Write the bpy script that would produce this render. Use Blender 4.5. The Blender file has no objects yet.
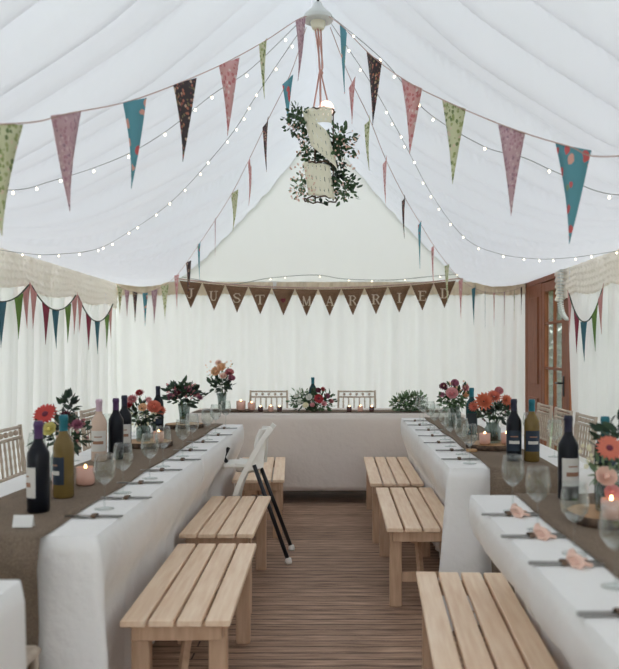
import bpy, math, random
from mathutils import Vector, Matrix, noise
PI = math.pi
sc = bpy.context.scene
col = sc.collection
rnd = random.Random(7)

# ---------------------------------------------------------------- camera, world, exposure
F = 800.0; CX, CY = 338.0, 352.0; H = 1.30
cam_d = bpy.data.cameras.new('camera'); cam = bpy.data.objects.new('camera', cam_d); col.objects.link(cam)
cam.location = (0, 0, H); cam.rotation_euler = (PI/2, 0, 0)
cam_d.sensor_fit = 'HORIZONTAL'; cam_d.sensor_width = 36; cam_d.lens = F/619*36
cam_d.shift_x = -(CX-309.5)/619; cam_d.shift_y = (CY-334.5)/619
cam_d.clip_start = .05
cam_d.dof.use_dof = True; cam_d.dof.focus_distance = 5.2; cam_d.dof.aperture_fstop = 3.6
sc.camera = cam
w = bpy.data.worlds.new('overcast'); sc.world = w; w.use_nodes = True
bg = w.node_tree.nodes['Background']; bg.inputs[0].default_value = (.93, .965, 1.03, 1); bg.inputs[1].default_value = 2.6
sun_d = bpy.data.lights.new('sun', 'SUN'); sun_d.energy = 5.5; sun_d.angle = math.radians(20); sun_d.color = (.97, .98, 1)
sun = bpy.data.objects.new('sun', sun_d); sun.rotation_euler = (math.radians(-42), math.radians(-6), 0); col.objects.link(sun)
sc.view_settings.view_transform = 'Standard'; sc.view_settings.look = 'None'; sc.view_settings.gamma = 1
sc.view_settings.use_curve_mapping = False
sc.view_settings.exposure = 0.47
sc.cycles.max_bounces = 12; sc.cycles.diffuse_bounces = 6; sc.cycles.transparent_max_bounces = 24

# ---------------------------------------------------------------- helpers
def P(px, py, Y):
    """a place measured in the photograph, at a known distance"""
    return Vector(((px-CX)*Y/F, Y, H-(py-CY)*Y/F))
def L(c): return tuple((x/255/12.92 if x/255 <= .04045 else ((x/255+.055)/1.055)**2.4) for x in c)

class MB:
    def __init__(s): s.v = []; s.f = []; s.sm = []; s.mi = []
    def add(s, v, f, smooth=False, M=None, mi=0):
        o = len(s.v)
        s.v += [tuple(M @ Vector(p)) for p in v] if M is not None else [tuple(p) for p in v]
        s.f += [tuple(i+o for i in q) for q in f]; s.sm += [smooth]*len(f); s.mi += [mi]*len(f)
        return s
    def box(s, c, d, M=None, bev=0.0, mi=0):
        x, y, z = d[0]/2, d[1]/2, d[2]/2; b = min(bev, x*.9, y*.9, z*.9)
        if b <= 0:
            v = [(c[0]+i*x, c[1]+j*y, c[2]+k*z) for i in (-1, 1) for j in (-1, 1) for k in (-1, 1)]
            f = [(0,1,3,2), (4,6,7,5), (0,4,5,1), (2,3,7,6), (0,2,6,4), (1,5,7,3)]
            return s.add(v, f, False, M, mi)
        # chamfered: octagon sections stacked along z
        rings = []
        for (zz, q) in ((-z, b), (-z+b, 0), (z-b, 0), (z, b)):
            X, Y_ = x-q, y-q; bb = b if q == 0 else b*.6
            rings.append([(c[0]+a, c[1]+e, c[2]+zz) for a, e in ((X, Y_-bb), (X-bb, Y_), (-X+bb, Y_), (-X, Y_-bb), (-X, -Y_+bb), (-X+bb, -Y_), (X-bb, -Y_), (X, -Y_+bb))])
        v = [p for r in rings for p in r]; f = [tuple(reversed(range(8))), tuple(range(24, 32))]
        for k in range(3):
            for i in range(8): f.append((k*8+i, k*8+(i+1) % 8, (k+1)*8+(i+1) % 8, (k+1)*8+i))
        return s.add(v, f, False, M, mi)
    def tube(s, pts, r, n=6, M=None, caps=True, mi=0, smooth=True):
        pts = [Vector(p) for p in pts]; rs = r if isinstance(r, (list, tuple)) else [r]*len(pts)
        v = []; up = None
        for i, p in enumerate(pts):
            t = (pts[min(i+1, len(pts)-1)]-pts[max(i-1, 0)]).normalized()
            if up is None: up = t.orthogonal().normalized()
            a = (up-t*up.dot(t)); a = a.normalized() if a.length > 1e-6 else t.orthogonal().normalized(); up = a
            b = t.cross(a)
            for k in range(n):
                q = 2*PI*k/n + PI/n
                v.append(p+(a*math.cos(q)+b*math.sin(q))*rs[i])
        f = []
        for i in range(len(pts)-1):
            for k in range(n): f.append((i*n+k, i*n+(k+1) % n, (i+1)*n+(k+1) % n, (i+1)*n+k))
        if caps: f += [tuple(reversed(range(n))), tuple(range(len(v)-n, len(v)))]
        return s.add(v, f, smooth, M, mi)
    def lathe(s, prof, n=20, M=None, mi=0, smooth=True, a0=0, a1=2*PI, c=(0, 0, 0)):
        full = abs(a1-a0-2*PI) < 1e-6; m = n if full else n+1; v = []
        for (r, z) in prof:
            for k in range(m):
                a = a0+(a1-a0)*k/n; v.append((c[0]+r*math.cos(a), c[1]+r*math.sin(a), c[2]+z))
        f = []
        for i in range(len(prof)-1):
            for k in range(n):
                k2 = (k+1) % m if full else k+1
                f.append((i*m+k, i*m+k2, (i+1)*m+k2, (i+1)*m+k))
        return s.add(v, f, smooth, M, mi)
    def ball(s, c, r, n=8, sc_=(1, 1, 1), M=None, mi=0):
        prof = [(math.sin(PI*i/(n-2))*1.0+1e-4, -math.cos(PI*i/(n-2))) for i in range(n-1)]
        v = []; m = n+2
        for (a, z) in prof:
            for k in range(m): v.append((c[0]+r*sc_[0]*a*math.cos(2*PI*k/m), c[1]+r*sc_[1]*a*math.sin(2*PI*k/m), c[2]+r*sc_[2]*z))
        f = [(i*m+k, i*m+(k+1) % m, (i+1)*m+(k+1) % m, (i+1)*m+k) for i in range(len(prof)-1) for k in range(m)]
        return s.add(v, f, True, M, mi)
    def build(s, name, mat, parent=None, solid=0.0, loc=None):
        me = bpy.data.meshes.new(name); me.from_pydata(s.v, [], s.f); me.update()
        me.polygons.foreach_set('use_smooth', s.sm); me.polygons.foreach_set('material_index', s.mi)
        for m in (mat if isinstance(mat, (list, tuple)) else [mat]): me.materials.append(m)
        o = bpy.data.objects.new(name, me); col.objects.link(o)
        if parent: o.parent = parent
        if loc is not None: o.location = loc
        if solid:
            m = o.modifiers.new('thickness', 'SOLIDIFY'); m.thickness = solid; m.offset = 0
        return o

def tag(o, label, cat, group=None, kind=None):
    o['label'] = label; o['category'] = cat
    if group: o['group'] = group
    if kind: o['kind'] = kind
    return o
def thing(name, label, cat, loc=(0, 0, 0), rz=0, group=None):
    o = bpy.data.objects.new(name, None); o.location = loc; o.rotation_euler = (0, 0, rz); o.empty_display_size = .1
    col.objects.link(o); return tag(o, label, cat, group)
def struct(o): o['kind'] = 'structure'; return o
def copy_tree(o, parent=None):
    c = o.copy(); col.objects.link(c)
    if parent: c.parent = parent
    for ch in kids.get(o.name, [x for x in o.children]): copy_tree(ch, c)
    return c
kids = {}
def dup(o, label, loc=None, rz=None, group=None):
    c = copy_tree(o); c['label'] = label
    if loc is not None: c.location = loc
    if rz is not None: c.rotation_euler = (0, 0, rz)
    if group: c['group'] = group
    return c
ORD = ['nearest', 'second nearest', 'third nearest', 'fourth nearest', 'fifth nearest', 'sixth nearest', 'seventh nearest', 'eighth nearest', 'ninth nearest', 'tenth nearest']
def spline(pts, n=8):
    pts = [Vector(p) for p in pts]; out = []
    for i in range(len(pts)-1):
        p0 = pts[max(i-1, 0)]; p1 = pts[i]; p2 = pts[i+1]; p3 = pts[min(i+2, len(pts)-1)]
        for k in range(n):
            t = k/n
            out.append(.5*((2*p1)+(p2-p0)*t+(2*p0-5*p1+4*p2-p3)*t*t+(3*p1-p0-3*p2+p3)*t**3))
    out.append(pts[-1]); return out

# ---------------------------------------------------------------- materials
def mat(name, c, rough=.6, metal=0., spec=.5, trans=0., emit=None, es=1., sheen=0., alpha=1.):
    m = bpy.data.materials.new(name); m.use_nodes = True; b = m.node_tree.nodes['Principled BSDF']
    b.inputs['Base Color'].default_value = (*L(c), 1); b.inputs['Roughness'].default_value = rough
    b.inputs['Metallic'].default_value = metal; b.inputs['Specular IOR Level'].default_value = spec
    b.inputs['Transmission Weight'].default_value = trans
    if emit: b.inputs['Emission Color'].default_value = (*L(emit), 1); b.inputs['Emission Strength'].default_value = es
    return m
def N(m, t, **kw):
    n = m.node_tree.nodes.new(t)
    for k, v in kw.items():
        if hasattr(n, k): setattr(n, k, v)
        else: n.inputs[k].default_value = v
    return n
def lk(m, a, b): m.node_tree.links.new(a, b)
def bsdf(m): return m.node_tree.nodes['Principled BSDF']
def ramp(m, stops, interp='LINEAR'):
    r = N(m, 'ShaderNodeValToRGB'); r.color_ramp.interpolation = interp
    e = r.color_ramp.elements
    while len(e) < len(stops): e.new(.5)
    for i, (p, c) in enumerate(stops): e[i].position = p; e[i].color = (*L(c), 1)
    return r
def noisy(m, c1, c2, scale=8, detail=4, mapping=None, bump=0., lo=.35, hi=.65):
    tc = N(m, 'ShaderNodeTexCoord'); mp = N(m, 'ShaderNodeMapping'); mp.inputs['Scale'].default_value = mapping or (1, 1, 1)
    lk(m, tc.outputs['Object'], mp.inputs[0])
    nz = N(m, 'ShaderNodeTexNoise'); nz.inputs['Scale'].default_value = scale; nz.inputs['Detail'].default_value = detail
    lk(m, mp.outputs[0], nz.inputs[0]); r = ramp(m, [(lo, c1), (hi, c2)]); lk(m, nz.outputs[0], r.inputs[0])
    lk(m, r.outputs[0], bsdf(m).inputs['Base Color'])
    if bump:
        b = N(m, 'ShaderNodeBump'); b.inputs['Strength'].default_value = bump; b.inputs['Distance'].default_value = .01
        lk(m, nz.outputs[0], b.inputs['Height']); lk(m, b.outputs[0], bsdf(m).inputs['Normal'])
    return m
def sheer(name, c, trans_fac=.35, weave=True, tc_=None, scale=(40, 40, 3)):
    """thin cloth that lets daylight through"""
    m = bpy.data.materials.new(name); m.use_nodes = True; nt = m.node_tree; nt.nodes.clear()
    out = nt.nodes.new('ShaderNodeOutputMaterial'); mx = nt.nodes.new('ShaderNodeMixShader'); mx.inputs[0].default_value = trans_fac
    d = nt.nodes.new('ShaderNodeBsdfDiffuse'); t = nt.nodes.new('ShaderNodeBsdfTranslucent')
    d.inputs[0].default_value = (*L(c), 1); t.inputs[0].default_value = (*L(tc_ or c), 1)
    nt.links.new(d.outputs[0], mx.inputs[1]); nt.links.new(t.outputs[0], mx.inputs[2]); nt.links.new(mx.outputs[0], out.inputs[0])
    if weave:
        tc = nt.nodes.new('ShaderNodeTexCoord'); mp = nt.nodes.new('ShaderNodeMapping'); mp.inputs['Scale'].default_value = scale
        nz = nt.nodes.new('ShaderNodeTexNoise'); nz.inputs['Scale'].default_value = 1.0; nz.inputs['Detail'].default_value = 3
        nt.links.new(tc.outputs['Object'], mp.inputs[0]); nt.links.new(mp.outputs[0], nz.inputs[0])
        b = nt.nodes.new('ShaderNodeBump'); b.inputs['Strength'].default_value = .5; b.inputs['Distance'].default_value = .01
        nt.links.new(nz.outputs[0], b.inputs['Height']); nt.links.new(b.outputs[0], d.inputs['Normal'])
    return m
M = {}
M['lining'] = sheer('ceiling lining', (220, 223, 226), .122, True, scale=(6, 6, 6))
M['gable'] = sheer('gable canvas', (234, 234, 230), .09, True, scale=(8, 8, 3))
M['drape'] = sheer('wall drape', (236, 235, 234), .165, scale=(30, 30, 2))
M['drape_back'] = sheer('back wall drape', (230, 230, 228), .125, scale=(30, 30, 2))
M['lace'] = sheer('lace', (246, 240, 230), .28, scale=(60, 60, 60))
M['lace_back'] = sheer('cream lace', (232, 218, 196), .3, scale=(60, 60, 30))
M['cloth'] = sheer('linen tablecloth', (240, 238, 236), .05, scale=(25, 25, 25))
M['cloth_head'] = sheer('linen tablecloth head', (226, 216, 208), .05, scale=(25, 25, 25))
M['runner'] = noisy(mat('hessian', (120, 100, 82), .95, spec=.1), (112, 98, 86), (138, 122, 106), 220, 2, bump=.4)
M['hessian_flag'] = noisy(mat('hessian flag', (124, 96, 78), .95, spec=.1), (112, 86, 68), (144, 114, 92), 160, 2)
M['letter'] = mat('letter paint', (214, 198, 178), .9, spec=.1)
M['string'] = mat('cotton tape', (190, 160, 150), .9, spec=.1)
M['wire'] = mat('light wire', (150, 152, 150), .6)
M['bulb'] = mat('lit bulb', (255, 240, 210), .4, emit=(255, 236, 200), es=5)
M['teal_solid'] = mat('teal cotton', (70, 112, 124), .9, spec=.1)
M['green_solid'] = mat('green cotton', (108, 138, 72), .9, spec=.1)
M['pink_solid'] = mat('pink cotton', (200, 146, 142), .9, spec=.1)
M['crimson_solid'] = mat('crimson cotton', (140, 62, 78), .9, spec=.1)
def floral(name, base, stops, scale, base2=None):
    m = mat(name, base, .9, spec=.1); tc = N(m, 'ShaderNodeTexCoord')
    nz = N(m, 'ShaderNodeTexNoise'); nz.inputs['Scale'].default_value = scale*1.5
    lk(m, tc.outputs['Object'], nz.inputs[0])
    mxv = N(m, 'ShaderNodeVectorMath'); mxv.operation = 'MULTIPLY_ADD'; lk(m, nz.outputs[1], mxv.inputs[0]); mxv.inputs[1].default_value = (.5/scale,)*3; lk(m, tc.outputs['Object'], mxv.inputs[2])
    vo = N(m, 'ShaderNodeTexVoronoi'); vo.inputs['Scale'].default_value = scale; lk(m, mxv.outputs[0], vo.inputs[0])
    sp = N(m, 'ShaderNodeSeparateColor'); lk(m, vo.outputs['Color'], sp.inputs[0])
    r = ramp(m, stops, 'CONSTANT'); lk(m, sp.outputs[0], r.inputs[0])
    d = N(m, 'ShaderNodeMath'); d.operation = 'LESS_THAN'; lk(m, vo.outputs['Distance'], d.inputs[0]); d.inputs[1].default_value = .42
    mx = N(m, 'ShaderNodeMix'); mx.data_type = 'RGBA'; mx.inputs[6].default_value = (*L(base), 1); lk(m, d.outputs[0], mx.inputs[0]); lk(m, r.outputs[0], mx.inputs[7])
    lk(m, mx.outputs[2], bsdf(m).inputs['Base Color']); return m
M['f_teal'] = floral('teal floral', (100, 156, 168), [(0, (100, 156, 168)), (.36, (206, 104, 104)), (.58, (100, 156, 168)), (.8, (222, 170, 156)), (.92, (130, 156, 130))], 22)
M['f_dark'] = floral('dark ditsy', (76, 68, 70), [(0, (180, 120, 100)), (.25, (130, 120, 92)), (.45, (80, 72, 74)), (.6, (196, 168, 144)), (.8, (130, 84, 88))], 60)
M['f_red'] = floral('rose floral', (216, 168, 166), [(0, (202, 128, 130)), (.35, (228, 208, 206)), (.6, (198, 122, 126)), (.8, (218, 166, 164))], 46)
M['f_green'] = floral('green floral', (206, 208, 172), [(0, (150, 162, 108)), (.35, (220, 202, 180)), (.55, (166, 174, 122)), (.8, (118, 134, 90))], 50)
M['f_mauve'] = floral('mauve floral', (196, 164, 170), [(0, (178, 136, 148)), (.4, (210, 184, 188)), (.7, (188, 148, 158)), (.85, (160, 130, 144))], 62)
def wood(name, c1, c2, mapping, scale=3, rough=.55, bump=.15):
    return noisy(mat(name, c1, rough, spec=.3), c1, c2, scale, 6, mapping, bump, .3, .7)
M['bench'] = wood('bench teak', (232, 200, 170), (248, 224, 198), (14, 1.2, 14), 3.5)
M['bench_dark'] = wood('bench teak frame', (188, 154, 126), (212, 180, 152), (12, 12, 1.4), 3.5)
M['chair'] = wood('limed chair', (178, 160, 144), (200, 186, 170), (10, 10, 2), 4)
M['door'] = wood('door hardwood', (120, 68, 44), (150, 92, 62), (14, 14, 1.5), 3)
M['slice'] = wood('cut wood', (176, 134, 96), (198, 160, 120), (3, 3, 3), 9)
M['bark'] = noisy(mat('bark', (84, 64, 50), .95), (60, 46, 38), (104, 84, 68), 40, 4, bump=.5)
M['leg'] = mat('table steel', (90, 90, 92), .4, .8)
M['tabletop'] = wood('trestle board', (150, 120, 90), (170, 140, 108), (2, 10, 2), 3)
def thin_glass(name, tint=(245, 248, 248), k=1.0):
    m = bpy.data.materials.new(name); m.use_nodes = True; nt = m.node_tree; nt.nodes.clear()
    out = nt.nodes.new('ShaderNodeOutputMaterial'); mx = nt.nodes.new('ShaderNodeMixShader'); lw = nt.nodes.new('ShaderNodeLayerWeight'); lw.inputs[0].default_value = .25
    mu = nt.nodes.new('ShaderNodeMath'); mu.operation = 'MULTIPLY_ADD'; mu.inputs[1].default_value = .55; mu.inputs[2].default_value = .02*k; mu.use_clamp = True
    t = nt.nodes.new('ShaderNodeBsdfTransparent'); t.inputs[0].default_value = (*L(tint), 1)
    g = nt.nodes.new('ShaderNodeBsdfGlossy'); g.inputs['Roughness'].default_value = .03
    nt.links.new(lw.outputs['Facing'], mu.inputs[0]); nt.links.new(mu.outputs[0], mx.inputs[0]); nt.links.new(t.outputs[0], mx.inputs[1]); nt.links.new(g.outputs[0], mx.inputs[2]); nt.links.new(mx.outputs[0], out.inputs[0])
    return m
M['glass'] = thin_glass('clear glass', (250, 252, 251))
M['pane'] = thin_glass('window glass', (226, 230, 224))
M['jar'] = thin_glass('jar glass', (214, 222, 220), 2)
M['wine_dark'] = mat('dark wine glass', (10, 14, 24), .28, spec=.25)
M['wine_green'] = mat('green wine glass', (112, 92, 50), .25, spec=.3)
M['wine_teal'] = mat('teal wine glass', (22, 58, 62), .25, spec=.3)
M['wine_rose'] = mat('pale rose bottle', (206, 178, 160), .15, spec=.6)
M['foil_purple'] = mat('purple foil', (72, 44, 88), .35, .2)
M['foil_teal'] = mat('teal foil', (22, 104, 118), .35, .2)
M['foil_dark'] = mat('dark foil', (34, 34, 56), .35, .2)
M['foil_pink'] = mat('pink foil', (196, 168, 182), .35, .2)
M['label_white'] = mat('paper label', (204, 200, 194), .8)
M['label_dark'] = mat('dark label', (26, 40, 56), .7)
M['label_print'] = mat('label print', (150, 110, 88), .8)
M['silver'] = mat('cutlery steel', (150, 148, 144), .28, 1.)
M['twine'] = mat('twine', (110, 90, 76), .9)
M['leaf'] = noisy(mat('leaf', (52, 80, 50), .6), (40, 66, 42), (76, 106, 66), 14, 2)
M['leaf_dark'] = noisy(mat('dark leaf', (34, 52, 42), .6), (26, 42, 36), (52, 76, 56), 14, 2)
M['leaf_pale'] = noisy(mat('pale leaf', (96, 124, 88), .6), (82, 112, 76), (130, 152, 118), 14, 2)
M['stem'] = mat('stem', (70, 96, 56), .6)
for n_, c_ in dict(red=(186, 70, 66), coral=(208, 118, 98), orange=(206, 116, 86), pink=(214, 150, 152), blush=(232, 196, 180), peach=(228, 184, 146), mauve=(158, 96, 116), plum=(104, 48, 64), cream=(232, 226, 196), white=(232, 232, 224), crimson=(160, 52, 60), yellow=(216, 206, 130), dustpink=(190, 120, 124)).items():
    M['fl_'+n_] = mat('petal '+n_, c_, .7, spec=.2)
M['candle'] = mat('candle wax', (232, 206, 190), .5); M['flame'] = mat('flame', (255, 220, 160), .5, emit=(255, 206, 140), es=6)
M['holder'] = mat('blush votive glass', (216, 170, 154), .2, spec=.6); M['holder_dark'] = mat('dark votive glass', (70, 40, 42), .2, spec=.6)
M['ribbon'] = mat('cream ribbon', (240, 236, 214), .7); M['pinkcord'] = mat('pink cord', (204, 156, 146), .8)
M['white_plastic'] = mat('white plastic', (240, 238, 232), .35); M['black'] = mat('black steel', (28, 30, 36), .35); M['strap'] = mat('black webbing', (30, 30, 32), .9)
M['lampwhite'] = mat('white enamel', (222, 226, 224), .3); M['globe'] = mat('lit globe', (255, 230, 220), .5, emit=(255, 216, 198), es=.9)
M['card'] = mat('white card', (232, 232, 230), .8); M['slate'] = mat('chalkboard', (34, 40, 44), .8); M['chalk'] = mat('chalk', (220, 220, 216), .9)
# floor: ribbed decking boards laid across the aisle
m = mat('deck boards', (104, 84, 70), .65, spec=.3); tc = N(m, 'ShaderNodeTexCoord'); sx = N(m, 'ShaderNodeSeparateXYZ'); lk(m, tc.outputs['Object'], sx.inputs[0])
br = N(m, 'ShaderNodeTexBrick'); br.offset = .37; br.inputs['Scale'].default_value = 1; br.inputs['Brick Width'].default_value = 3.4; br.inputs['Row Height'].default_value = .072
br.inputs['Mortar Size'].default_value = .004; br.inputs['Color1'].default_value = (*L((212, 180, 158)), 1); br.inputs['Color2'].default_value = (*L((186, 156, 136)), 1); br.inputs['Mortar'].default_value = (*L((84, 68, 58)), 1)
va = N(m, 'ShaderNodeVectorMath'); va.operation = 'ADD'; va.inputs[1].default_value = (.62, 0, 0); lk(m, tc.outputs['Object'], va.inputs[0]); lk(m, va.outputs[0], br.inputs[0])
mp = N(m, 'ShaderNodeMapping'); mp.inputs['Scale'].default_value = (2.2, 30, 1); nz = N(m, 'ShaderNodeTexNoise'); nz.inputs['Scale'].default_value = 2.5; nz.inputs['Detail'].default_value = 6
lk(m, tc.outputs['Object'], mp.inputs[0]); lk(m, mp.outputs[0], nz.inputs[0])
r = ramp(m, [(.3, (150, 140, 134)), (.7, (255, 250, 244))]); lk(m, nz.outputs[0], r.inputs[0])
mx = N(m, 'ShaderNodeMix'); mx.data_type = 'RGBA'; mx.blend_type = 'MULTIPLY'; mx.inputs[0].default_value = 1; lk(m, br.outputs[0], mx.inputs[6]); lk(m, r.outputs[0], mx.inputs[7]); lk(m, mx.outputs[2], bsdf(m).inputs['Base Color'])
b = N(m, 'ShaderNodeBump'); b.inputs['Strength'].default_value = .6; b.inputs['Distance'].default_value = .01; b.invert = True; lk(m, br.outputs['Fac'], b.inputs['Height']); lk(m, b.outputs[0], bsdf(m).inputs['Normal'])
M['deck'] = m
M['grass'] = noisy(mat('lawn', (90, 110, 60), .95), (70, 96, 48), (120, 140, 80), 3, 5)

# ---------------------------------------------------------------- the setting: marquee
XL, XR, YB, YF, EV, XM = -2.6, 2.2, 9.3, -2.8, 2.1, -.2   # the unseen front end is partly open, sized for the daylight let in
_pr = [(-.05, 3.96), (0, 3.93), (.12, 3.8), (.3, 3.57), (.72, 3.08), (1.15, 2.62), (1.57, 2.22), (1.85, 2.09), (2.1, 2.06), (2.4, 2.10), (2.6, 2.14)]
def prof(s):
    for i in range(1, len(_pr)-2):
        if s <= _pr[i+1][0] or i == len(_pr)-3:
            (x0, y0), (x1, y1), (x2, y2), (x3, y3) = _pr[i-1], _pr[i], _pr[i+1], _pr[i+2]
            t = (s-x1)/(x2-x1); m1 = (y2-y0)/(x2-x0)*(x2-x1); m2 = (y3-y1)/(x3-x1)*(x2-x1)
            return (2*t**3-3*t*t+1)*y1+(t**3-2*t*t+t)*m1+(-2*t**3+3*t*t)*y2+(t**3-t*t)*m2
_wob = [rnd.uniform(-.35, .35) for _ in range(200)]
_amp = [rnd.uniform(.35, 1.3) for _ in range(200)]
def folds(s, Y, side):
    ph = (Y-.516*s)/(1-.26*s)/.52 + 40 + .3*noise.noise(Vector((s*.8, Y*.5, side*7)))
    k = int(math.floor(ph)); fr = ph-k
    fr = min(max(fr+_wob[(k*3+side*11) % 200]*.35*math.sin(fr*PI), 0), 1)
    a = _amp[(k+side*17) % 200]
    fine = .006*math.sin(ph*2*PI*3.3+2*noise.noise(Vector((s, Y, 3))))
    return (-.2*a*math.sin(fr*PI)**.65+fine)*(1-.26*s)**1.6*(.25+min(1, s*1.2))*min(1, s*7)*min(1, max(.12, (2.3-s)*1.1))*min(1, max(.2, .25+(YB-Y)*.6))
b = MB(); ns, ny = 56, 560
for side in (0, 1):
    v = []; f = []
    for i in range(ns+1):
        s = 2.4*i/ns; x = XM+(s if side else -s)
        for j in range(ny+1):
            Y = YF+(YB+.08-YF)*j/ny; v.append((x, Y, prof(s)+folds(s, Y, side)))
    for i in range(ns):
        for j in range(ny):
            a = i*(ny+1)+j; q = (a, a+1, a+ny+2, a+ny+1); f.append(q if side else q[::-1])
    b.add(v, f, True)
struct(b.build('ceiling', M['lining']))

def pleated(name, a, bb, z0, z1, material, amp=.036, pitch=.16, nz=10, seed=1, top=None, hem=0.):
    """a hanging pleated wall of cloth from point a to b (x,y)"""
    A = Vector((a[0], a[1], 0)); B = Vector((bb[0], bb[1], 0)); Lh = (B-A).length; d = (B-A)/Lh; n = Vector((-d.y, d.x, 0))
    nu = int(Lh/pitch*9); v = []; f = []
    for i in range(nu+1):
        u = Lh*i/nu
        zt = top(A.x+d.x*u) if top else z1
        for k in range(nz+1):
            z = z0+(zt-z0)*k/nz
            aa = amp*(1 if z < EV+.01 else max(.15, 1-(z-EV)*1.5))
            ph = u/pitch*2*PI+1.7*noise.noise(Vector((u*1.3, z*.25, seed)))*2.2
            off = aa*(math.sin(ph)*.6+.6*math.sin(ph*.43+seed)+.8*noise.noise(Vector((u*5, z*.8, seed+5))))
            p = A+d*u+n*off; v.append((p.x, p.y, z))
    for i in range(nu):
        for k in range(nz): q = i*(nz+1)+k; f.append((q, q+1, q+nz+2, q+nz+1))
    o = MB().add(v, f, True).build(name, material); return o
struct(pleated('wall_left', (XL, YF), (XL, YB), 0, 2.13, M['drape'], seed=2))
struct(pleated('wall_back', (XL, YB), (XR, YB), 0, 2.12, M['drape_back'], amp=.034, seed=4))
struct(pleated('wall_gable', (XL, YB+.03), (XR, YB+.03), 2.0, 4, M['gable'], amp=.008, pitch=.3, seed=9, top=lambda x: prof(min(2.4, abs(x-XM)))+.04))
struct(pleated('wall_right', (XR, 7.46), (XR, YF), 0, 2.13, M['drape'], seed=6))
struct(pleated('wall_front_unseen', (XL, YF), (XR, YF), 2.0, 4, M['gable'], amp=.008, pitch=.3, seed=8, top=lambda x: prof(min(2.4, abs(x-XM)))+.04))  # unseen front gable, added to cut the sky light from behind the camera
o = MB().box((XM, (YF+YB)/2, -.03), (XR-XL+.1, YB-YF+.1, .06)).build('floor', M['deck']); struct(o)
o = MB().box((0, 4, -.1), (60, 60, .06)).build('ground', M['grass']); struct(o)

struct(pleated('wall_front_unseen', (XL, YF), (-1.5, YF), 0, 2.1, M['drape'], seed=12))  # unseen side wings, added to narrow the opening and dim the frontal daylight
struct(pleated('wall_front_unseen', (1.1, YF), (XR, YF), 0, 2.1, M['drape'], seed=13))
# wooden glazed doors in the right-hand wall by the back corner
door = bpy.data.objects.new('door_1', None); door.location = (XR, 8.4, 0); col.objects.link(door); door['kind'] = 'structure'
def dbox(mb, y0, y1, z0, z1, x=0, t=.05): mb.box((x, (y0+y1)/2-8.4, (z0+z1)/2), (t, y1-y0, z1-z0), bev=.004)
b = MB(); dbox(b, 7.5, 7.62, 0, 2.12, .02, .1); dbox(b, 9.2, 9.28, 0, 2.12, .02, .1); dbox(b, 7.5, 9.28, 2.04, 2.13, .02, .1); b.build('door_frame', M['door'], door)
b = MB(); dbox(b, 8.55, 9.2, .02, 2.04, .0, .05)
for (z0, z1) in ((.15, .8), (.95, 1.9)): dbox(b, 8.68, 9.08, z0, z1, -.03, .015)
b.build('side_panel', M['door'], door)
b = MB(); dbox(b, 7.63, 7.78, .02, 2.03); dbox(b, 8.43, 8.54, .02, 2.03); dbox(b, 7.78, 8.43, .02, .3); dbox(b, 7.78, 8.43, 1.93, 2.03)
for z in (.72, 1.13, 1.60): dbox(b, 7.78, 8.43, z-.014, z+.014, 0, .035)
dbox(b, 8.09, 8.12, .3, 1.93, 0, .035)
leaf = b.build('door_leaf', M['door'], door)
b = MB(); b.box((0, 8.105-8.4, 1.11), (.006, .66, 1.66)); b.build('glass_pane', M['pane'], leaf)
b = MB(); b.box((-.03, 7.7-8.4, .97), (.012, .035, .2), bev=.003); b.tube([(-.03, -.7, 1.0), (-.075, -.7, 1.0), (-.078, -.6, 1.0)], .009, 8); b.build('door_handle', M['black'], leaf)

# hedge outside the glazed door
def leaves(mb, c, rad, n, size, seed=1, shell=.55, up=.2, mi=0, wide=.42, zmin=None):
    r = random.Random(seed)
    for _ in range(n):
        while True:
            d = Vector((r.uniform(-1, 1), r.uniform(-1, 1), r.uniform(-1, 1)))
            if .05 < d.length < 1: break
        d = d.normalized()*(r.uniform(shell, 1))
        p = Vector(c)+Vector((d.x*rad[0], d.y*rad[1], d.z*rad[2]))
        t = (d+Vector((r.uniform(-.7, .7), r.uniform(-.7, .7), r.uniform(-.5, .5)+up))).normalized()
        s = t.cross(Vector((r.uniform(-1, 1), r.uniform(-1, 1), r.uniform(-1, 1)))).normalized(); nn = t.cross(s)
        L_ = size*r.uniform(.6, 1.25); W = L_*wide
        v = [p, p+t*L_*.35+s*W*.5+nn*L_*.06, p+t*L_*.75+s*W*.35, p+t*L_-nn*L_*.08, p+t*L_*.75-s*W*.35, p+t*L_*.35-s*W*.5+nn*L_*.06, p+t*L_*.5-nn*L_*.03]
        if zmin is not None: v = [Vector((q.x, q.y, max(q.z, zmin+.004*r.random()))) for q in v]
        mb.add(v, [(0, 1, 6), (1, 2, 6), (2, 3, 6), (3, 4, 6), (4, 5, 6), (5, 0, 6)], True, mi=mi)
hd = thing('hedge', 'green hedge outside, glimpsed through the panes of the wooden door', 'hedge', (4.7, 15.5, -.07))
b = MB(); leaves(b, (0, 0, 1.6), (.9, 7, 1.7), 5200, .3, 3, .6); b.build('foliage', M['leaf'], hd)
b = MB(); [b.tube([(0, y, 0), (.05, y+.05, .5), (0, y, 1.2)], .03) for y in (-5, -3, -1, 1, 3, 5)]; b.build('stem', M['bark'], hd)

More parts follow.
